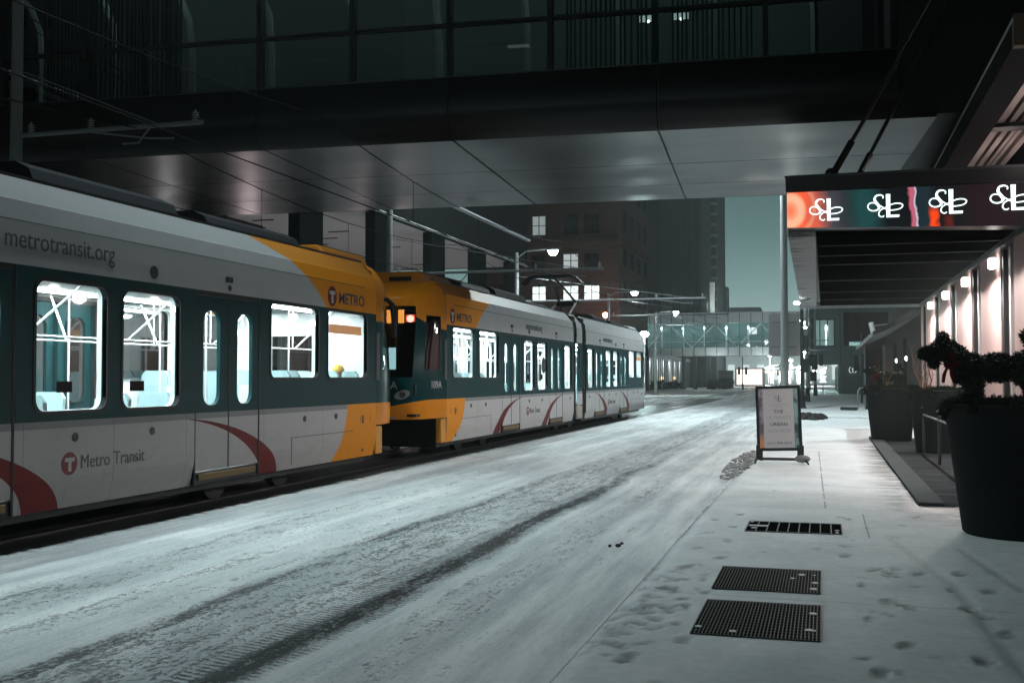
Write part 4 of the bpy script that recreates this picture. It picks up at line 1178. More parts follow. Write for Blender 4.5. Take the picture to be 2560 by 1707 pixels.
def upper_canopy():
    r = thing('upper_canopy', 'dark-edged upper canopy with a lit ribbed underside at the top right', 'canopy')
    MB().box(2.3, 2.72, 14.6, 33, 5.70, 6.05).build('edge_beam', mat('beam_grey', (.010, .011, .0115), .8), r)
    MB().box(2.3, 4.4, 14.45, 14.6, 5.70, 6.1).build('end_beam', mat('beam_brown', (.16, .11, .08), .6), r)
    MB().box(2.31, 4.4, 14.6, 33, 6.06, 6.12).build('roof', blackm, r)
    MB().box(2.292, 2.30, 14.5, 33, 6.02, 6.06).build('edge_trim', mat('trim_pale', (.5, .55, .55), .4), r)
    rb = MB(); x = 2.76
    rib_m = mat('rib_pink', (.55, .46, .43), .7, 0, .2, 6, sc3=(6, .3, 1))
    for wd, gp in ((.17, .02), (.03, .05), (.10, .07), (.07, .02), (.07, .08), (.12, .03), (.04, .06), (.15, .10), (.10, .2)):
        rb.box(x, x+wd, 14.62, 33, 5.92 - wd*.3, 6.05); x += wd + gp
    rb.build('rib', rib_m, r)
    for y in (19.6, 25.5, 30): MB().box(2.74, 4.3, y, y+.35, 5.80, 5.86).build('cross_beam', blackm, r)
    for y in (17.5, 21.5, 26):
        MB().box(3.35, 3.5, y-.05, y+.1, 4.4, 4.55).build('uplighter', emit('sconce2', (1, .9, .85), 6), r)
        light('uplight', (3.2, y, 4.75), 22, (1, .84, .80), .06, parent=r)
    return r
upper_canopy()
def led_material():
    m, nt, b = newmat('led_screen')
    v, x, y, z = coords(nt)
    n = noise(nt, v, 2.6, 3, .6); n3 = noise(nt, v, 1.1, 2)
    xx = x + (n - .5) * .22 + (z - 4.4) * .12
    def band(c, h, s): return (1.0 - ((xx - c).abs() - h) / s).clamp()
    col = mixc(nt, band(-.45, .36, .22), (.006, .008, .010), (1.0, .13, .05))
    rng = ((x + .52) * (x + .52) + (z - 4.38) * (z - 4.38) * .7)
    col = mixc(nt, (1.0 - ((rng - .035).abs() - .012) / .03).clamp() * .8, col, (1.0, .62, .38))
    rng2 = (((x + .42) * (x + .42) + (z - 4.42) * (z - 4.42) * .5) - .085).abs()
    col = mixc(nt, (1.0 - (rng2 - .006) / .02).clamp() * .6, col, (1.0, .45, .25))
    col = mixc(nt, band(.10, .08, .35) * .5, col, (.10, .105, .125))
    col = mixc(nt, band(.66, .10, .26) * (.4 + n3 * .6), col, (.018, .085, .085))
    col = mixc(nt, band(1.41, .030, .035), col, (.62, .13, .20))
    col = mixc(nt, band(1.455, .006, .02), col, (.75, .70, .85))
    col = mixc(nt, band(1.60, .08, .16) * .45, col, (.02, .05, .065))
    col = mixc(nt, band(1.72, .03, .05) * ((4.38 - z) / .12).clamp(), col, (1.0, .07, .01))
    col = mixc(nt, band(1.93, .02, .08) * .35 * ((4.26 - z) / .12).clamp(), col, (.3, .03, .01))
    col = mixc(nt, band(2.60, .25, .3) * .4, col, (.03, .005, .008))
    b.inputs['Base Color'].default_value = (.01, .01, .01, 1); b.inputs['Roughness'].default_value = .6; b.inputs['Specular IOR Level'].default_value = 0.05
    nt.links.new(col, b.inputs['Emission Color']); b.inputs['Emission Strength'].default_value = 1.0
    return m
def strokes_logo():
    """S with looping tails and an L, strokes in a unit box about 1.5 wide by 1.05 high"""
    def q(px, py): return ((px-1045)/245.0, (490-py)/245.0)
    S = []
    def stroke(pts, w): S.append(([q(*p) for p in pts], w))
    stroke([(1022, 282), (1026, 262), (1008, 246), (980, 244), (955, 252), (940, 272), (938, 298), (952, 325), (972, 352), (984, 376), (975, 398), (950, 412), (915, 414), (885, 402), (868, 378), (870, 350), (890, 330), (922, 326), (955, 338), (990, 360), (1025, 383), (1060, 402), (1100, 414), (1150, 412), (1195, 402), (1222, 382), (1225, 360), (1200, 345), (1160, 342), (1118, 350), (1080, 368), (1040, 388), (1005, 405), (985, 428), (978, 455), (992, 478), (1018, 484), (1034, 472)], [12]*3 + [16, 19, 22, 26, 30, 30, 26, 20, 15] + [12]*50)
    return S, [q(1054, 238), q(1099, 238), q(1097, 466), q(1192, 466), q(1188, 492), q(1058, 492)]
def ribbon(mb, pts, ws, fn, t0, t1):
    # smooth the polyline then sweep a flat strip with thickness
    P = pts; n = len(P); out = []; wo = []
    for i in range(n-1):
        p0, p1, p2, p3 = P[max(i-1, 0)], P[i], P[i+1], P[min(i+2, n-1)]
        for k in range(3):
            t = k/3.0
            out.append(tuple(.5*((2*p1[a])+(-p0[a]+p2[a])*t+(2*p0[a]-5*p1[a]+4*p2[a]-p3[a])*t*t+(-p0[a]+3*p1[a]-3*p2[a]+p3[a])*t**3) for a in (0, 1)))
            wo.append((ws[i]*(1-t)+ws[i+1]*t)/490.0)
    out.append(P[-1]); wo.append(ws[n-1]/490.0)
    m = len(out); vs = []
    for i in range(m):
        a = out[max(i-1, 0)]; b = out[min(i+1, m-1)]; dx, dy = b[0]-a[0], b[1]-a[1]; l = math.hypot(dx, dy) or 1
        nx, ny = -dy/l*wo[i], dx/l*wo[i]
        for s, t in ((1, t0), (-1, t0), (-1, t1), (1, t1)): vs.append(fn(out[i][0]+nx*s, out[i][1]+ny*s, t + (i % 2)*1e-5 + i*2e-6))
    fs = [(4*i+k, 4*i+(k+1) % 4, 4*i+4+(k+1) % 4, 4*i+4+k) for i in range(m-1) for k in range(4)] + [(0, 1, 2, 3), (4*m-1, 4*m-2, 4*m-3, 4*m-4)]
    mb.add(vs, fs)
def SL(parent, fn, m, t0=0.0, t1=0.012, thin=1.0, name='monogram'):
    S, Lp = strokes_logo(); mb = MB()
    for pts, ws in S:
        ribbon(mb, pts, [w_*thin for w_ in (ws+[12]*60)[:len(pts)]], fn, t0, t1)
    mb.prism(Lp, fn, t0+.001, t1+.001)
    return mb.build(name, m, parent, fix=False)
def marquee():
    r = thing('entrance_canopy', 'entrance canopy with a glowing LED fascia of four white monograms', 'canopy')
    Y = 18.6; x0 = -.57; x1 = 6.2
    def zt(x): return 4.69
    def zb(x): return 4.10 - (x-x0)*.0275
    MB().add([(x0, Y, zb(x0)), (x1, Y, zb(x1)), (x1, Y, 4.69), (x0, Y, 4.69)], [(0, 1, 2, 3)]).build('led_screen', led_material(), r, fix=False)
    bd = MB(); vs = []
    bd.add([(x0, Y+.01, zb(x0)-.0), (x1, Y+.01, zb(x1)), (x1, Y+.01, 4.9), (x0, Y+.01, 4.9), (x0, Y+.5, zb(x0)), (x1, Y+.5, zb(x1)), (x1, Y+.5, 4.9), (x0, Y+.5, 4.9)],
           [(0, 1, 2, 3), (4, 7, 6, 5), (0, 3, 7, 4), (1, 5, 6, 2), (0, 4, 5, 1), (3, 2, 6, 7)])
    bd.build('sign_box', mat('sign_black', (.01, .01, .011), .35), r)
    MB().prism([(-.10, 4.92), (-.03, 4.70), (.02, 4.70), (.02, 4.92)], lambda u, v, w: (w, Y+u, v), x0-.02, x1).build('cornice', mat('sign_cornice', (.02, .02, .022), .35, .3), r)
    MB().box(x0-.03, x1, Y-.12, Y+.5, 4.92, 4.955).build('cornice_cap', mat('cap_dark', (.05, .055, .058), .4, .4), r)
    wl = emit('monogram_white', (.85, 1.0, 1.0), 1.6)
    for k, cx in enumerate((-.57+.58, .86+.0, 1.72, 2.60, 3.5)):
        cx = [.055, .985, 1.94, 2.86, 3.80][k]
        h = .355 + .012*k; z0 = [4.195, 4.212, 4.232, 4.25, 4.27][k]
        SL(r, lambda u, v, w, cx=cx, z0=z0, h=h: (cx+u*h, Y-.012-w, z0+v*h), wl)
    # soffit: slatted, dark, with thin pale battens; pale stained edge strip
    MB().box(-.10, 3.05, 19.1, 38.0, 4.02, 4.06).build('soffit', mat('soffit_black', (.0015, .0018, .0018), .9, spec=0), r)
    for y in (20.6, 22.3, 24.1, 28.1, 31.9, 35): MB().box(-.10, 3.05, y, y+.02, 4.0, 4.018).build('batten', mat('batten', (.05, .055, .055), .5), r)
    m, nt, b = newmat('stained_strip'); v, x, y, z = coords(nt)
    n = noise(nt, v, 2.4, 5, .75, (.35, 1.7, 1)); edge = ((-.18 - x) / .35).clamp()
    nt.links.new(mixc(nt, ((n - .60 + edge * .12) * 7).clamp(), (.36, .36, .36), (.05, .055, .055)), b.inputs['Base Color']); b.inputs['Roughness'].default_value = .7
    MB().add([(-.57, 19.1, 4.0), (-.11, 19.1, 4.0), (-.22, 38, 4.0), (-.74, 38, 4.0), (-.57, 19.1, 4.12), (-.11, 19.1, 4.12), (-.22, 38, 4.12), (-.74, 38, 4.12)],
             [(0, 3, 2, 1), (0, 1, 5, 4), (3, 7, 6, 2), (0, 4, 7, 3), (1, 2, 6, 5), (4, 5, 6, 7)]).build('edge_strip', m, r)
    MB().box(-.75, 3.05, 37.95, 38.08, 3.93, 4.08).build('end_trim', mat('trim_pale', (.5, .55, .55)), r)
    MB().box(-.6, 3.1, 19.1, 38, 4.13, 4.2).build('roof', snowm, r)
    # hanger rods up to the wall
    for (xa, ya, za, xb, yb, zb_) in ((.18, 18.75, 5.0, 3.55, 18.9, 10.9), (.55, 19.9, 5.0, 3.55, 20.2, 10.9)):
        rd = MB().tube([(xa, ya, za), (xb, yb, zb_)], .035, 8).build('hanger_rod', blackm, r, True)
        MB().sphere((xa-.04, ya, za), .10, 12, 8).tube([(xa, ya, za), (xa+(xb-xa)*.09, ya+(yb-ya)*.09, za+(zb_-za)*.09)], .06, 10).build('rod_joint', mat('joint_black', (.02, .02, .02), .25, .4, coat=.5), rd, True)
    return r
marquee()

# ------------------------------------------------------------------ A-frame poster stand
def poster_stand():
    r = thing('pavement_sign', 'black framed sidewalk poster stand lettered THE ULTIMATE URBAN ADDRESS on the snow', 'sign', (-.80, 20.72, 0), R(3))
    w2, h = .405, 1.21; z0 = .235
    T = Matrix.Rotation(R(-1.6), 4, 'Y') @ Matrix.Rotation(R(-4), 4, 'X')
    def place(o): o.matrix_local = Matrix.Translation((0, 0, z0)) @ T
    fr = MB(); t = .05
    fr.box(-w2, w2, -.03, .03, 0, .055); fr.box(-w2, w2, -.03, .03, h-t, h); fr.box(-w2, -w2+t, -.03, .03, .055, h-t); fr.box(w2-t, w2, -.03, .03, .055, h-t)
    f = fr.build('frame', mat('frame_gloss', (.008, .008, .009), .3), r, bevel=.006); place(f)
    pm, nt, b = newmat('poster_paper'); v, x, y, z = coords(nt)
    side = x.abs().gt(.275); rt = x.gt(0)
    st = (noise(nt, v, 7, 3, .6, (1, 1, .5)) + z * .1)
    lc = mixc(nt, ((.34 - z) / .16).clamp(), mixc(nt, (st - .5) * 5.0, (.16, .13, .16), (.42, .38, .42)), (.75, .30, .14))
    rc = mixc(nt, ((st - .48) * 6.0).clamp(), (.05, .09, .09), (.30, .46, .44))
    c = mixc(nt, side, (.62, .58, .60), mixc(nt, rt, lc, rc))
    nt.links.new(c, b.inputs['Base Color']); b.inputs['Roughness'].default_value = .25
    nt.links.new(c, b.inputs['Emission Color']); b.inputs['Emission Strength'].default_value = .0
    p = MB().box(-w2+t, w2-t, -.012, .012, .055, h-t).build('poster', pm, r); place(p)
    def F(zz): return MF((0, -.0135, zz), (1, 0, 0), (0, 0, 1))
    for s, sz, zz, m in (('THE', .088, .70, textdark), ('ULTIMATE', .088, .585, mat('pale_ink', (.36, .38, .41), .6)), ('URBAN', .088, .465, textdark), ('ADDRESS', .088, .345, mat('pale_ink', (.36, .38, .41))), ('(612) 808-6820', .064, .125, mat('mid_ink', (.16, .17, .18), .6)), ('SOO LINE BUILDING', .034, .845, mat('pale_ink', (.36, .38, .41))), ('CITY APARTMENTS', .022, .810, mat('pale_ink', (.36, .38, .41)))):
        text(s, sz, F(zz), m, p, ext=.0008, align='CENTER', xs=1.12, off=.0)
    SL(p, lambda u, v, w: (-.005+u*.105, -.0135-w*.1, .92+v*.105), mat('mid_ink', (.16, .17, .18)), thin=.6)
    # poster lettering must follow the poster
    base = MB(); base.box(-.36, -.31, -.03, .03, .05, z0+.02); base.box(.31, .36, -.03, .03, .05, z0+.02); base.box(-.42, .42, -.025, .025, .06, .11)
    base.tube([(-.42, -.02, .10), (-.45, -.26, .02)], .018); base.tube([(-.42, .02, .10), (-.45, .26, .02)], .018)
    base.tube([(.42, -.02, .12), (.50, -.28, .02)], .018); base.tube([(.42, .02, .12), (.45, .26, .02)], .018)
    base.box(-.43, -.36, -.05, .05, .11, .24+.10); base.box(.36, .43, -.05, .05, .11, .34)
    base.build('stand', mat('frame_gloss', (.008, .008, .009)), r)
    sb = MB().sphere((.40, -.08, .10), .12, 10, 7, (1.2, .8, .6)).build('sandbag', mat('sandbag', (.22, .22, .22), .8, 0, .3, 20, .4), r, True)
    return r
poster_stand()

# ------------------------------------------------------------------ poles, signals and signs on the right pavement
def base_pole(name, label, cat, x, y, h, r0, r1, box=True, m=galv, group=None):
    r = thing(name, label, cat, (x, y, 0), group=group)
    p = MB(); p.tube([(0, 0, .0), (0, 0, h)], [r0, r1], 14); p.build('pole', m, r, True)
    if box: MB().lathe([(r0*2.0, 0), (r0*2.0, .06), (r0*1.7, .1), (r0*1.3, .9), (0, .95)], n=4 if box == 2 else 12).build('base', mat('base_dark', (.03, .035, .035), .6), r)
    return r
bp_ = base_pole('street_lamp', 'tall pale tapered lamp post standing behind the poster stand', 'street lamp', -1.52, 45, 14.2, .165, .115, m=mat('pole_pale', (.42, .45, .45), .6, .1, .15, 4))
MB().tube([(0, 0, 13.9), (-.8, 0, 14.4), (-2.4, 0, 14.6)], .05).build('lamp_arm', galv, bp_, True)
MB().box(-2.9, -2.2, -.14, .14, 14.52, 14.65).build('lamp_head', darksteel, bp_, bevel=.02)
MB().box(-2.85, -2.3, -.1, .1, 14.49, 14.52).build('lens', emit('lamp_white', (.92, 1, 1), 60), bp_)
light('lamp_light', (-2.55, 0, 14.3), 9500, (.84, .98, 1), .15, parent=bp_)
sg = thing('road_sign', 'large blank rounded metal back of a road sign on the pale lamp post', 'sign', (-1.55, 45.32, 0))
def rr2(x0, x1, z0, z1, r): return rrect(x0, x1, z0, z1, r, 5)
MB().prism(rr2(-.60, .62, 2.46, 4.20, .10), lambda u, v, w: (u, w, v), 0, .012).build('sign_panel', mat('brushed_metal', (.50, .47, .48), .42, .6, .12, 3, sc3=(.2, 1, 4)), sg)
MB().box(-.5, .5, -.03, -.0005, 2.8, 2.86).box(-.5, .5, -.03, -.0005, 3.8, 3.86).build('sign_bracket', steel, sg)
def signal_head(parent, x, y, z, m=None):
    b = MB().box(x-.16, x+.16, y-.12, y+.12, z, z+1.0).build('signal_head', blackm, parent, bevel=.02)
    for k in range(3):
        MB().tube([(x, y-.13, z+.18+.32*k), (x, y-.26, z+.16+.32*k)], .12, 12, False).build('visor', blackm, b, True)
pa = base_pole('signal_pole', 'dark signal pole with a square base right of the poster stand', 'pole', -1.08, 57.6, 8.2, .10, .085, 2, darksteel)
for z in (2.2, 3.4): MB().box(.05, .32, -.2, .2, z-.35, z+.35).build('control_box', blackm, pa, bevel=.02)
MB().tube([(0, 0, 2.95), (1.2, 0, 3.0)], .03).build('signal_arm', darksteel, pa)
pb = base_pole('signal_pole', 'thinner grey signal pole with a tapered foot behind the dark one', 'pole', -1.05, 74, 7.5, .10, .08, True, galv)
signal_head(pb, .45, 0, 2.1)
MB().box(.2, .55, -.15, .15, 1.35, 2.0).build('pedestrian_signal', blackm, pb)
MB().tube([(0, 0, 4.0), (1.4, 0, 4.05)], .03).build('signal_arm', galv, pb)
pc = base_pole('signal_pole', 'slim pole on a small plinth nearest the far passage', 'pole', -.72, 98, 7.6, .11, .08, True, galv)
signal_head(pc, .5, 0, 2.6); signal_head(pc, -.45, 0, 2.6)
MB().box(-.35, .1, -.15, .15, 1.3, 2.0).build('pedestrian_signal', blackm, pc)
MB().tube([(0, 0, 7.1), (-1.2, 0, 6.6)], .03).build('lamp_arm', galv, pc)
lm_ = MB().box(-1.7, -1.1, -.1, .1, 6.5, 6.6).build('lamp_head', emit('lamp_far', (.9, 1, 1), 14), pc)
for (x, y, lab, hs) in ((-10.0, 141, 'centre', 1), (-16.0, 142, 'left', 1), (-7.1, 190, 'far', 1)):
    s_ = base_pole('traffic_signal', {'centre': 'pair of dark traffic signal heads in front of the peach lit storefront', 'left': 'traffic signal mast at the end of the far colonnade', 'far': 'hazy twin traffic signal deep in the bright fog'}[lab], 'traffic light', x, y, 4.2, .08, .07, True, darksteel, 'far traffic signals')
    signal_head(s_, -.45, 0, 1.9); signal_head(s_, .45, 0, 1.9)
ssg = thing('street_name_sign', 'small pale street name sign S 2nd Av hanging before the dark window', 'sign', (2.10, 72, 0))
MB().tube([(.2, .08, 0), (.2, .08, 4.4)], .06).build('post', darksteel, ssg)
MB().box(-.55, .25, 0, .03, 3.60, 3.86).build('blade', mat('sign_teal', (.10, .22, .22), .4, em=(.4, .8, .8), es=.25), ssg)
text('S 2nd Av', .19, MF((-.50, -.004, 3.66), (1, 0, 0), (0, 0, 1)), emit('sign_letter', (.8, 1, 1), .8), ssg)
signal_head(ssg, -.15, 0, 2.0); 
MB().box(.15, .5, -.15, .15, 1.9, 3.1).build('control_box', blackm, ssg)
kk = thing('dark_pillar_sign', 'black freestanding pillar beside a short handrail past the small planter', 'pillar', (2.38, 57, 0))
MB().box(-.42, .42, -.4, .4, 0, 3.35).build('body', mat('pillar_black', (.012, .013, .014), .6), kk, bevel=.02)
MB().box(-.43, -.40, -.42, -.38, 0, 3.35).build('edge_strip', steel, kk)
hr = thing('handrail', 'short bent steel handrail beside the black pillar', 'handrail', (1.62, 57, 0))
MB().tube([(0, -.3, 0), (0, -.3, .95), (.08, -.28, 1.05), (.32, -.2, 1.08)], .03).build('rail', steel, hr, True)
hr2 = thing('pavement_ramp_bar', 'dark low bar lying on the snow at the foot of the black pillar', 'bar', (1.75, 55.5, 0))
MB().box(-.55, .35, -.9, -.75, .0, .16).build('bar', darksteel, hr2); hr2.rotation_euler = (0, 0, R(-40))
wc = thing('wall_spotlight', 'pale cylindrical spotlight bracketed out from the dark wing awning', 'spotlight', (2.75, 60, 4.6))
MB().tube([(-.35, 0, -.1), (-.15, 0, -1.0)], .13, 12).build('housing', mat('light_housing', (.6, .62, .62), .4), wc, True)
MB().tube([(-.3, 0, -.3), (.5, 0, -.2)], .025).build('bracket', steel, wc)
for (x, y, z, e, lab) in ((-1.32, 47.0, 6.3, 0, ''),): pass

# posts of the railing before the wall, stone edging and sunken dark strip
dk = mat('wet_paving', (.05, .055, .058), .9, 0, .75, 2.2, .2, sc3=(.4, 2.2, 1), spec=0)
ps = sheet('paving_strip', 1.425, 3.09, 14.4, 30.0, .016, dk, 2, 4)
kb = MB().box(1.12, 1.42, 14.4, 30.0, -.01, .045).build('paving_edging', mat('stone_edging', (.10, .112, .115), .9, 0, .3, 3, .3)); tag(kb, kind='structure')
rail = thing('pavement_railing', 'low steel railing between the two planters in front of the stone wall', 'railing', (2.0, 0, 0))
for y in (14.6, 17.8, 21.0, 24.2):
    MB().tube([(0, y, 0), (0, y, .95)], .03, 8).lathe([(.0, 0), (.055, .0), (.055, .03), (.0, .08)], (0, y, .95), 10).build('post', darksteel, rail, True)
MB().tube([(0, 14.6, .82), (0, 24.2, .82)], .022).build('rail', darksteel, rail, True)

# ------------------------------------------------------------------ grates
def grate(name, label, x0, x1, y0, y1, nx, ny, bar, m, group='metal grates in the pavement'):
    r = thing(name, label, 'grate', ((x0+x1)/2, (y0+y1)/2, .002), group=group)
    hx, hy = (x1-x0)/2, (y1-y0)/2
    MB().box(-hx, hx, -hy, hy, -.006, -.001).build('shade_plate', mat('shade_plate_black', (.003, .003, .003), .9), r)  # flat black plate, painted shade of an opening under the bars
    b = MB()
    for i in range(nx+1): q = -hx + 2*hx*i/nx; b.box(q-bar, q+bar, -hy, hy, .000, .005)
    for j in range(ny+1): q = -hy + 2*hy*j/ny; b.box(-hx, hx, q-bar*.8, q+bar*.8, .0005, .0045)
    b.build('bars', m, r)
    rr = random.Random(x0*10+y0)
    s = MB()
    for k in range(5):
        cx, cy = rr.choice((-hx+.03, hx-.04, hx-.05, rr.uniform(-hx, hx)*.9)), rr.uniform(-hy, hy)*.9
        s.sphere((cx, cy, .003), rr.uniform(.015, .035), 7, 4, (1, 1, .18))
    tag(s.build('snow_clump', snowm, r, True), kind='stuff')
    return r
gm = mat('grate_steel', (.10, .11, .11), .5, .5, .3, 20)
grate('pavement_grate', 'nearest fine mesh grate, the largest of the three in the snow', -.82, -.035, 6.86, 7.92, 34, 13, .0032, gm)
grate('pavement_grate', 'middle fine mesh grate in the snowy pavement', -.835, -.04, 8.36, 9.34, 34, 12, .0032, gm)
g3 = grate('pavement_grate', 'farthest grate, a coarse row of nine square cells', -.81, .165, 11.56, 12.36, 9, 1, .0055, mat('grate_snowy', (.30, .32, .33), .6))
MB().box(-.47, -.27, -.04, .04, .004, .010).build('snow_bar', snowm, g3)

# ------------------------------------------------------------------ planters with topiary
potm = mat('planter_fibre', (.010, .013, .0135), .75, 0, .25, 5, .15)
def leaf_mass(mb, c, r, n, rnd, size=.05, dirn=None, sq=(1, 1, 1)):
    for i in range(n):
        while True:
            p = Vector((rnd.uniform(-1, 1), rnd.uniform(-1, 1), rnd.uniform(-1, 1)))
            if .35 < p.length < 1: break
        p = p.normalized() * (p.length ** .4)
        q = Vector((c[0]+p.x*r*sq[0], c[1]+p.y*r*sq[1], c[2]+p.z*r*sq[2]))
        d = (p + Vector((rnd.uniform(-.7, .7), rnd.uniform(-.7, .7), rnd.uniform(-.7, .7)))).normalized()
        u = d.cross(Vector((rnd.random(), rnd.random(), rnd.random()))).normalized() * size * .28
        l = size * rnd.uniform(.7, 1.6)
        mb.add([q-u, q+u, q+d*l], [(0, 1, 2)])
def deer(root, sc_, rnd, oz=1.34):
    """evergreen topiary terrier standing along x, head towards -x"""
    gm_ = mat('evergreen', (.012, .020, .012), .8, 0, .5, 12)
    B = [(-.26, .33, .155, (1.1, .85, 1.1), 750), (-.02, .35, .15, (1.3, .85, .95), 750), (.26, .34, .165, (1.1, .85, 1.05), 800), (-.38, .45, .12, (1, .8, 1.1), 450),
         (-.50, .54, .115, (1.1, .8, .95), 500), (-.64, .50, .075, (1.4, .8, .9), 260), (-.60, .42, .055, (1, .7, 1.2), 140)]
    b = MB()
    for x, z, r_, sq, n in B:
        c = (x*sc_, 0, oz + z*sc_); b.sphere(c, r_*sc_*.95, 14, 10, sq); leaf_mass(b, c, r_*sc_, n*3, rnd, .030*sc_, sq=sq)
    for x in (-.22, .32):
        for y in (-.09, .09):
            for k in range(4):
                c = ((x+rnd.uniform(-.01, .01))*sc_, y*sc_, oz + (.22-.075*k)*sc_); rr = (.095-.008*k)*sc_
                b.sphere(c, rr*.85, 8, 5); leaf_mass(b, c, rr, 320, rnd, .028*sc_)
    for x, y in ((-.53, -.055), (-.49, .055)):
        c = (x*sc_, y*sc_, oz + .655*sc_); b.sphere(c, .03*sc_, 8, 5, (.8, .7, 1.5)); leaf_mass(b, c, .036*sc_, 90, rnd, .032*sc_, sq=(.9, .7, 1.6))
    for k in range(5):
        c = ((.35 - .022*k)*sc_, 0, oz + (.46 + .055*k)*sc_); leaf_mass(b, c, (.06-.008*k)*sc_, 90, rnd, .045*sc_)
    b.build('foliage_body', gm_, root, fix=False)
    s = MB()
    for i in range(260):
        x, z, r_, sq, n = rnd.choice(B[:5]); a = rnd.uniform(-1.2, 1.2); t = rnd.uniform(-.8, .8)
        q = math.sqrt(max(0, 1-t*t))
        p = ((x + t*r_*sq[0])*sc_, math.sin(a)*q*r_*sq[1]*sc_, oz + (z + math.cos(a)*q*r_*sq[2]*1.04)*sc_)
        s.sphere(p, rnd.uniform(.003, .009)*sc_, 5, 3, (2.0, 2.0, .4))
    tag(s.build('snow_dusting', snowm, root, True), kind='stuff')
    rb = MB(); red = mat('ribbon_red', (.07, .006, .006), .8)
    rb.tube([((-.40+.05*math.cos(a))*sc_, .115*math.sin(a)*sc_, oz + (.40-.09*math.cos(a)+.02)*sc_) for a in [2*PI*i/14 for i in range(15)]], .02*sc_, 6)
    for dx in (-.015, .02):
        rb.tube([((-.46+dx)*sc_, -.10*sc_, oz+.36*sc_), ((-.475+dx*2)*sc_, -.12*sc_, oz+.28*sc_), ((-.47+dx*3)*sc_, -.11*sc_, oz+.20*sc_)], [.012, .02, .016], 5)
    rb.sphere((-.46*sc_, -.11*sc_, oz+.37*sc_), .035*sc_, 8, 6, (1.3, .6, .8))
    rb.build('ribbon', red, root, True)
def planter(label, loc, sc_, seed, tail, rz=0, twig=True, w=1.0):
    rnd = random.Random(seed)
    r = thing('planter', label, 'planter', loc, rz, 'round street planters')
    MB().lathe([(0, 0), (.46*w, 0), (.48*w, .02), (.61*w, 1.28), (.63*w, 1.31), (.60*w, 1.33), (.56*w, 1.31), (.55*w, 1.22), (0, 1.2)], n=48).build('pot', potm, r, True)
    MB().lathe([(0, 1.24), (.56*w, 1.22)], n=24).build('soil', mat('soil', (.03, .025, .02), .9), r)
    g = MB(); gm_ = mat('evergreen', (.012, .020, .012), .8)
    for i in range(46):
        a = 2*PI*i/46; rr = rnd.uniform(.40, .62)*w; c = (rr*math.cos(a), rr*math.sin(a), 1.29+rnd.uniform(-.06, .04)); leaf_mass(g, c, .065, 110, rnd, .055)
    for i in range(14):
        a = rnd.uniform(0, 2*PI); rr = rnd.uniform(0, .4); leaf_mass(g, (rr*math.cos(a), rr*math.sin(a), 1.29), .075, 110, rnd, .055)
    g.build('evergreen_trim', gm_, r, fix=False)
    if twig:
        t = MB()
        for i in range(twig):
            a = rnd.uniform(-.6, .6); x = tail + rnd.uniform(-.12, .12); y = rnd.uniform(-.2, .2)
            pts = [(x, y, 1.25)]; dx = rnd.uniform(-.25, .25); hgt = rnd.uniform(.5, 1.15)
            for k in range(1, 7): pts.append((x+dx*k/6+math.sin(k*1.7+i)*.03, y+math.cos(k*1.3+i)*.03, 1.25+hgt*k/6))
            t.tube(pts, [.010-.0012*k for k in range(7)], 5)
            for k in (3, 4, 5):
                p = pts[k]; t.tube([p, (p[0]+rnd.uniform(-.12, .12), p[1]+rnd.uniform(-.05, .05), p[2]+rnd.uniform(.08, .22))], [.004, .001], 4)
        t.build('bare_twigs', mat('twig_brown', (.16, .08, .05), .8), r, True)
    return r, rnd
p1, rnd = planter('large dark planter at the right edge with an evergreen terrier wearing a red ribbon', (1.96, 12.1, 0), 1, 3, .40, 0, 14, 1.24)
d1 = thing('topiary_dog', 'larger evergreen topiary terrier dusted with snow on the nearest planter', 'topiary', (1.72, 12.1, 0), R(-4), 'evergreen topiary dogs')
deer(d1, 1.02, rnd)
p2, rnd = planter('smaller-looking dark planter farther along with scruffy brown foliage', (1.62, 28.9, 0), 1, 9, -.05, R(0), 5)
d2 = thing('topiary_dog', 'distant shaggy topiary terrier on the second planter', 'topiary', (1.60, 28.9, 0), R(6), 'evergreen topiary dogs')
deer(d2, .85, rnd)
p3, rnd = planter('third planter half hidden between the other two, with pale bare stems', (2.35, 24.6, 0), 1, 21, -.3, R(0), 12)

# ------------------------------------------------------------------ rubble of snow by the poster stand, dirt pile, mound, far planters
def rubble(label, cx, cy, rx, ry, n, rmin, rmax, seed, m=snowm, name='snow_rubble', zs=.7):
    rnd = random.Random(seed); b = MB()
    for i in range(n):
        a = rnd.uniform(0, 2*PI); q = math.sqrt(rnd.random()); r_ = rnd.uniform(rmin, rmax)
        v0 = len(b.v); b.sphere((cx+rx*q*math.cos(a), cy+ry*q*math.sin(a), r_*.25+(1-q)*rmax*zs*.6), r_, 7, 5, (rnd.uniform(.7, 1.4), rnd.uniform(.7, 1.4), zs))
        for k in range(v0, len(b.v)):
            x, y, z = b.v[k]; b.v[k] = (x+rnd.uniform(-1, 1)*r_*.14, y+rnd.uniform(-1, 1)*r_*.14, z+rnd.uniform(-1, 1)*r_*.12)
    o = b.build(name, m, None, False); return tag(o, label, 'rubble', kind='stuff')
mixm = mat('dirty_snow', (.35, .36, .36), .8, 0, .85, 9, .4)
rubble('broken lumps of dirty ploughed snow along the kerb beside the poster stand', -1.50, 20.6, .20, 3.4, 260, .010, .050, 5, mixm, zs=.4)
rubble('dark heap of dirty slush and leaves on the pavement beyond the poster stand', -.55, 43.2, .60, 1.4, 90, .06, .17, 6, mat('slush_dark', (.05, .05, .05), .8, 0, .7, 12, .5), 'slush_heap', .9)
rubble('two tiny dark clods lying on the snow near the middle of the road edge', -1.9, 10.1, .10, .25, 3, .015, .03, 8, mat('slush_dark', (.05, .05, .05)), 'clod')
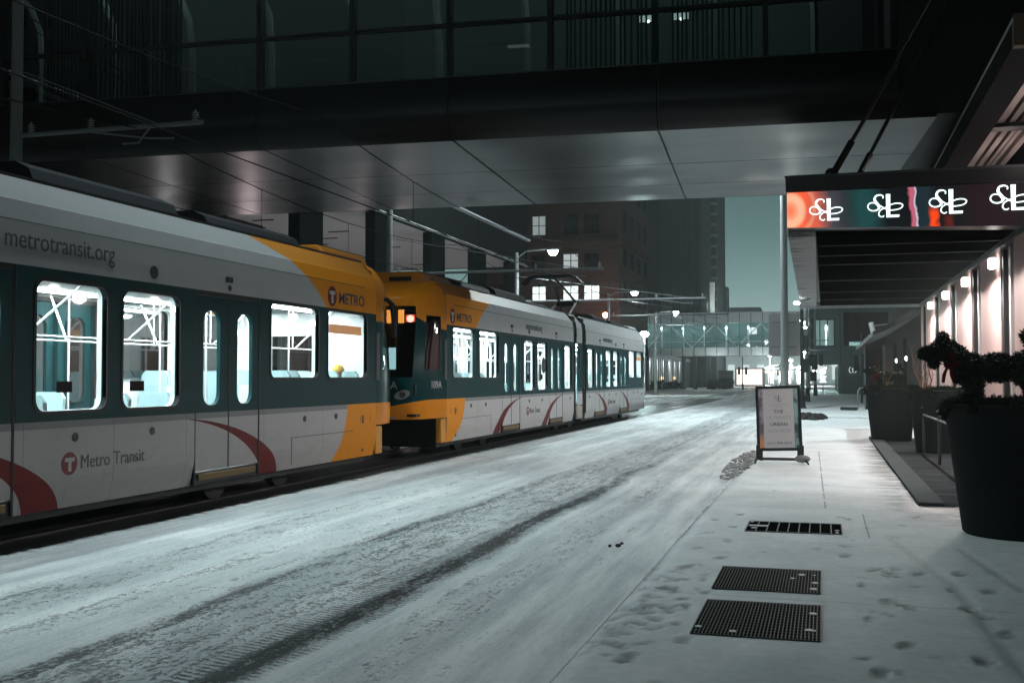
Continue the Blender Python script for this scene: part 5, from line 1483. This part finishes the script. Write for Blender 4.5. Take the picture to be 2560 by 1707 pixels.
md = MB().sphere((-15.9, 117, -.1), 1.0, 24, 10, (3.2, 4, .45)).build('snow_mound', snowm, None, True); tag(md, 'low rounded snow bank at the far left street corner', 'snow bank', kind='stuff')
def low_shrub(label, x, y, rx, h, seed):
    rnd = random.Random(seed); r = thing('low_shrub', label, 'shrub', (x, y, 0), group='snowy shrubs at the far corner')
    g = MB()
    for i in range(12): leaf_mass(g, (rnd.uniform(-rx, rx), rnd.uniform(-.8, .8), h*rnd.uniform(.3, .8)), .45, 120, rnd, .3)
    g.build('crown', mat('shrub_dark', (.03, .04, .035), .8), r, fix=False)
    MB().tube([(0, 0, -.02), (.05, 0, h*.7)], [.06, .02]).build('stem', mat('twig_brown', (.16, .08, .05)), r)
low_shrub('wide dark shrub poking out of the snow bank', -16.6, 118, 1.9, .9, 4)
low_shrub('small dark shrub before the grey utility box', -13.6, 150, 1.2, 1.2, 5)
ub = thing('utility_box', 'plain dark grey box standing left of the peach lit storefront', 'box', (-13.6, 158, 0))
MB().box(-1.0, 1.0, 0, 1.5, -.02, 2.6).build('body', mat('box_grey', (.10, .09, .09), .8), ub, bevel=.05)

# ------------------------------------------------------------------ far bright zone: storefronts, station shelter, lamps
sf = thing('lit_storefront', 'peach glowing storefront at the far end of the street', 'building', (-13.2, 196, 0))
MB().box(-2.1, 2.9, 1, 6, -.02, 3.3).build('wall', mat('far_stone', (.06, .07, .07)), sf)
MB().box(-1.8, 2.6, .95, .99, .3, 3.0).build('shop_window', emit('peach_light', (1, .78, .68), 1.5), sf)
light('shop_light', (.5, -1.5, 2.6), 700, (1, .78, .68), .4, parent=sf)
def shelter(label, x, y, w_, n):
    r = thing('station_shelter', label, 'shelter', (x, y, 0), group='station shelters in the fog')
    MB().prism([(-w_, 2.9), (w_*.4, 3.9), (w_*.4, 4.1), (-w_, 3.1)], lambda u, v, w: (u, w, v), -4, 14).build('roof', mat('shelter_roof', (.15, .18, .18), .6), r)
    for k in range(n):
        xx = -w_ + (1.4*w_)*k/(n-1); MB().box(xx-.05, xx+.05, -3.8, -3.7, 0, 3.0).build('post', steel, r)
        if k % 2 == 0: MB().box(xx+.15, xx+.8, -3.6, -3.55, .4, 2.6).build('lit_panel', emit('platform_light', (1, .97, .95), 1.6), r)
    for k in range(3):
        MB().sphere((-w_*.8+k*w_*.6, -3.5, 2.7), .22, 10, 7, (1.5, 1, .8)).build('amber_lamp', emit('amber', (1, .62, .28), 4), r)
    MB().box(-w_*.3, w_*.2, -4.1, -3.9, 3.3, 3.45).build('tube_light', emit('tube_light', (1, 1, 1), 9), r)
    light('shelter_light', (0, -4.5, 2.9), 5000, (1, .97, .96), .4, parent=r)
    return r
shelter('bright foggy station shelter under the far skywalk with amber lamps', -10.2, 222, 4.0, 7)
shelter('second lit shelter behind the pale lamp post', -4.2, 215, 2.6, 5)
tb = thing('fog_glow_wall', 'added pale lit wall imitating the bright fog glow at the very end of the street', 'building', (0, 0, 0))
MB().box(-34, 14, 300, 306, -.05, 9.5).build('wall', mat('pale_far_wall', (.62, .68, .68), .8, 0, .08, .3), tb)  # added wall and lamps stand in for the glow of the fog
for k in range(12):
    MB().box(-33+3.9*k, -31.2+3.9*k, 299.8, 299.95, 1.0, 5.0).build('window', emit('fog_glow_pane', (.9, 1, 1), .6), tb)  # glowing panes, part of the added fog glow
for k in range(6): light('fog_glow_light', (-30+7.5*k, 288, 6.5), 500, (.82, 1, .99), .4, parent=tb)
def far_lamp(label, x, y, h, e, s=.32, col=(.9, 1, 1)):
    r = thing('street_lamp', label, 'street lamp', (x, y, 0), group='far street lamps')
    MB().tube([(0, 0, -.02), (0, 0, h)], [.10, .07], 8).build('pole', galv, r, True)
    MB().sphere((0, -.1, h+.1), s, 12, 8, (1, 1, .6)).build('globe', emit('globe_%d' % int(col[2]*10), col, 45), r, True)
    light('lamp_light', (0, -.9, h-.1), e, col, .3, parent=r)
far_lamp('dazzling teal-white lamp just beyond the far end of the tram', -15.4, 96, 5.35, 1100, .42, (.75, 1, .97))
far_lamp('round white lamp in the fog left of the pale lamp post', -9.6, 205, 5.5, 6000)
far_lamp('small lamp high in the fog between signals', -5.4, 190, 4.4, 3500, .3)
far_lamp('round lamp visible right of the pale lamp post', -2.4, 140, 4.6, 1500, .24)
far_lamp('lamp glowing near the ground by the far passage', -1.0, 128, 2.2, 400, .22)
def lamp_simple(label, x, y, h, e, col=(.90, 1, .99), arm=2.0):
    r = thing('street_lamp', label, 'street lamp', (x, y, 0), group='added lamps outside the view')
    MB().tube([(0, 0, 0), (0, 0, h)], [.12, .08], 12).build('pole', galv, r, True)
    MB().tube([(0, 0, h-.2), (-arm, 0, h+.1)], .05).build('arm', galv, r, True)
    MB().box(-arm-.35, -arm+.35, -.14, .14, h+.02, h+.14).build('lamp_head', darksteel, r)
    MB().box(-arm-.3, -arm+.3, -.1, .1, h-.01, h+.015).build('lens', emit('lamp_soft', (.92, 1, 1), 1), r)
    light('lamp_light', (-arm, 0, h-.2), e, (.80, .97, 1.0), .16, 'SPOT', r, (0, 0, 0), 118)
    return r
lamp_simple('added unseen kerbside lamp behind the viewer lighting the near road', -1.3, -7.0, 9.5, 60, arm=3.6)  # unseen lamp added to fill the near ground with light
lo_ = lamp_simple('added long-armed lamp over the nearest tram, unseen above the top of the view', -15.0, 12.2, 10.6, 2100, arm=-8.0)  # unseen lamp added to brighten the snow beside the nearest tram
orr = thing('construction_lamp', 'orange glowing warning lamp on a pole near the brick block', 'lamp', (-19.9, 101.0, 0))
MB().tube([(0, 0, 0), (0, 0, 7.4)], .08).build('pole', galv, orr, True)
MB().sphere((0, -.1, 7.5), .26, 12, 8).build('globe', emit('orange_lamp', (1, .35, .22), 20), orr, True)
light('lamp_light', (0, -1.2, 7.4), 350, (1, .45, .32), .3, parent=orr)
for i, (x, y, z, lab) in enumerate(((-.78, 34.0, 3.86, 'first small white lamp under the outer edge of the canopy'), (-.98, 62.0, 4.35, 'second lamp past the canopy end beside the dark pole'))):
    l_ = thing('canopy_lamp', lab, 'lamp', (x, y, z), group='small lamps along the pavement edge')
    MB().sphere((0, 0, 0), .07, 10, 8, (1.3, 1, .7)).build('bulb', emit('lamp_white', (.92, 1, 1), 60), l_, True)
    MB().tube([(.1, 0, .05), (.4, 0, .12)], .02).build('bracket', galv, l_, True)

# ------------------------------------------------------------------ haze
hz = MB().box(-150, 120, -40, 460, -1.2, 95).build('haze', None)
hm = bpy.data.materials.new('haze_air'); hm.use_nodes = True; nt = hm.node_tree; nt.nodes.clear()
o_ = nt.nodes.new('ShaderNodeOutputMaterial'); pv = nt.nodes.new('ShaderNodeVolumePrincipled')
pv.inputs['Density'].default_value = 0.0008; pv.inputs['Color'].default_value = (.86, .97, .97, 1); pv.inputs['Anisotropy'].default_value = 0.6
nt.links.new(pv.outputs[0], o_.inputs['Volume']); hz.data.materials.append(hm); tag(hz, 'thin icy snow haze filling the street', 'haze', kind='stuff')
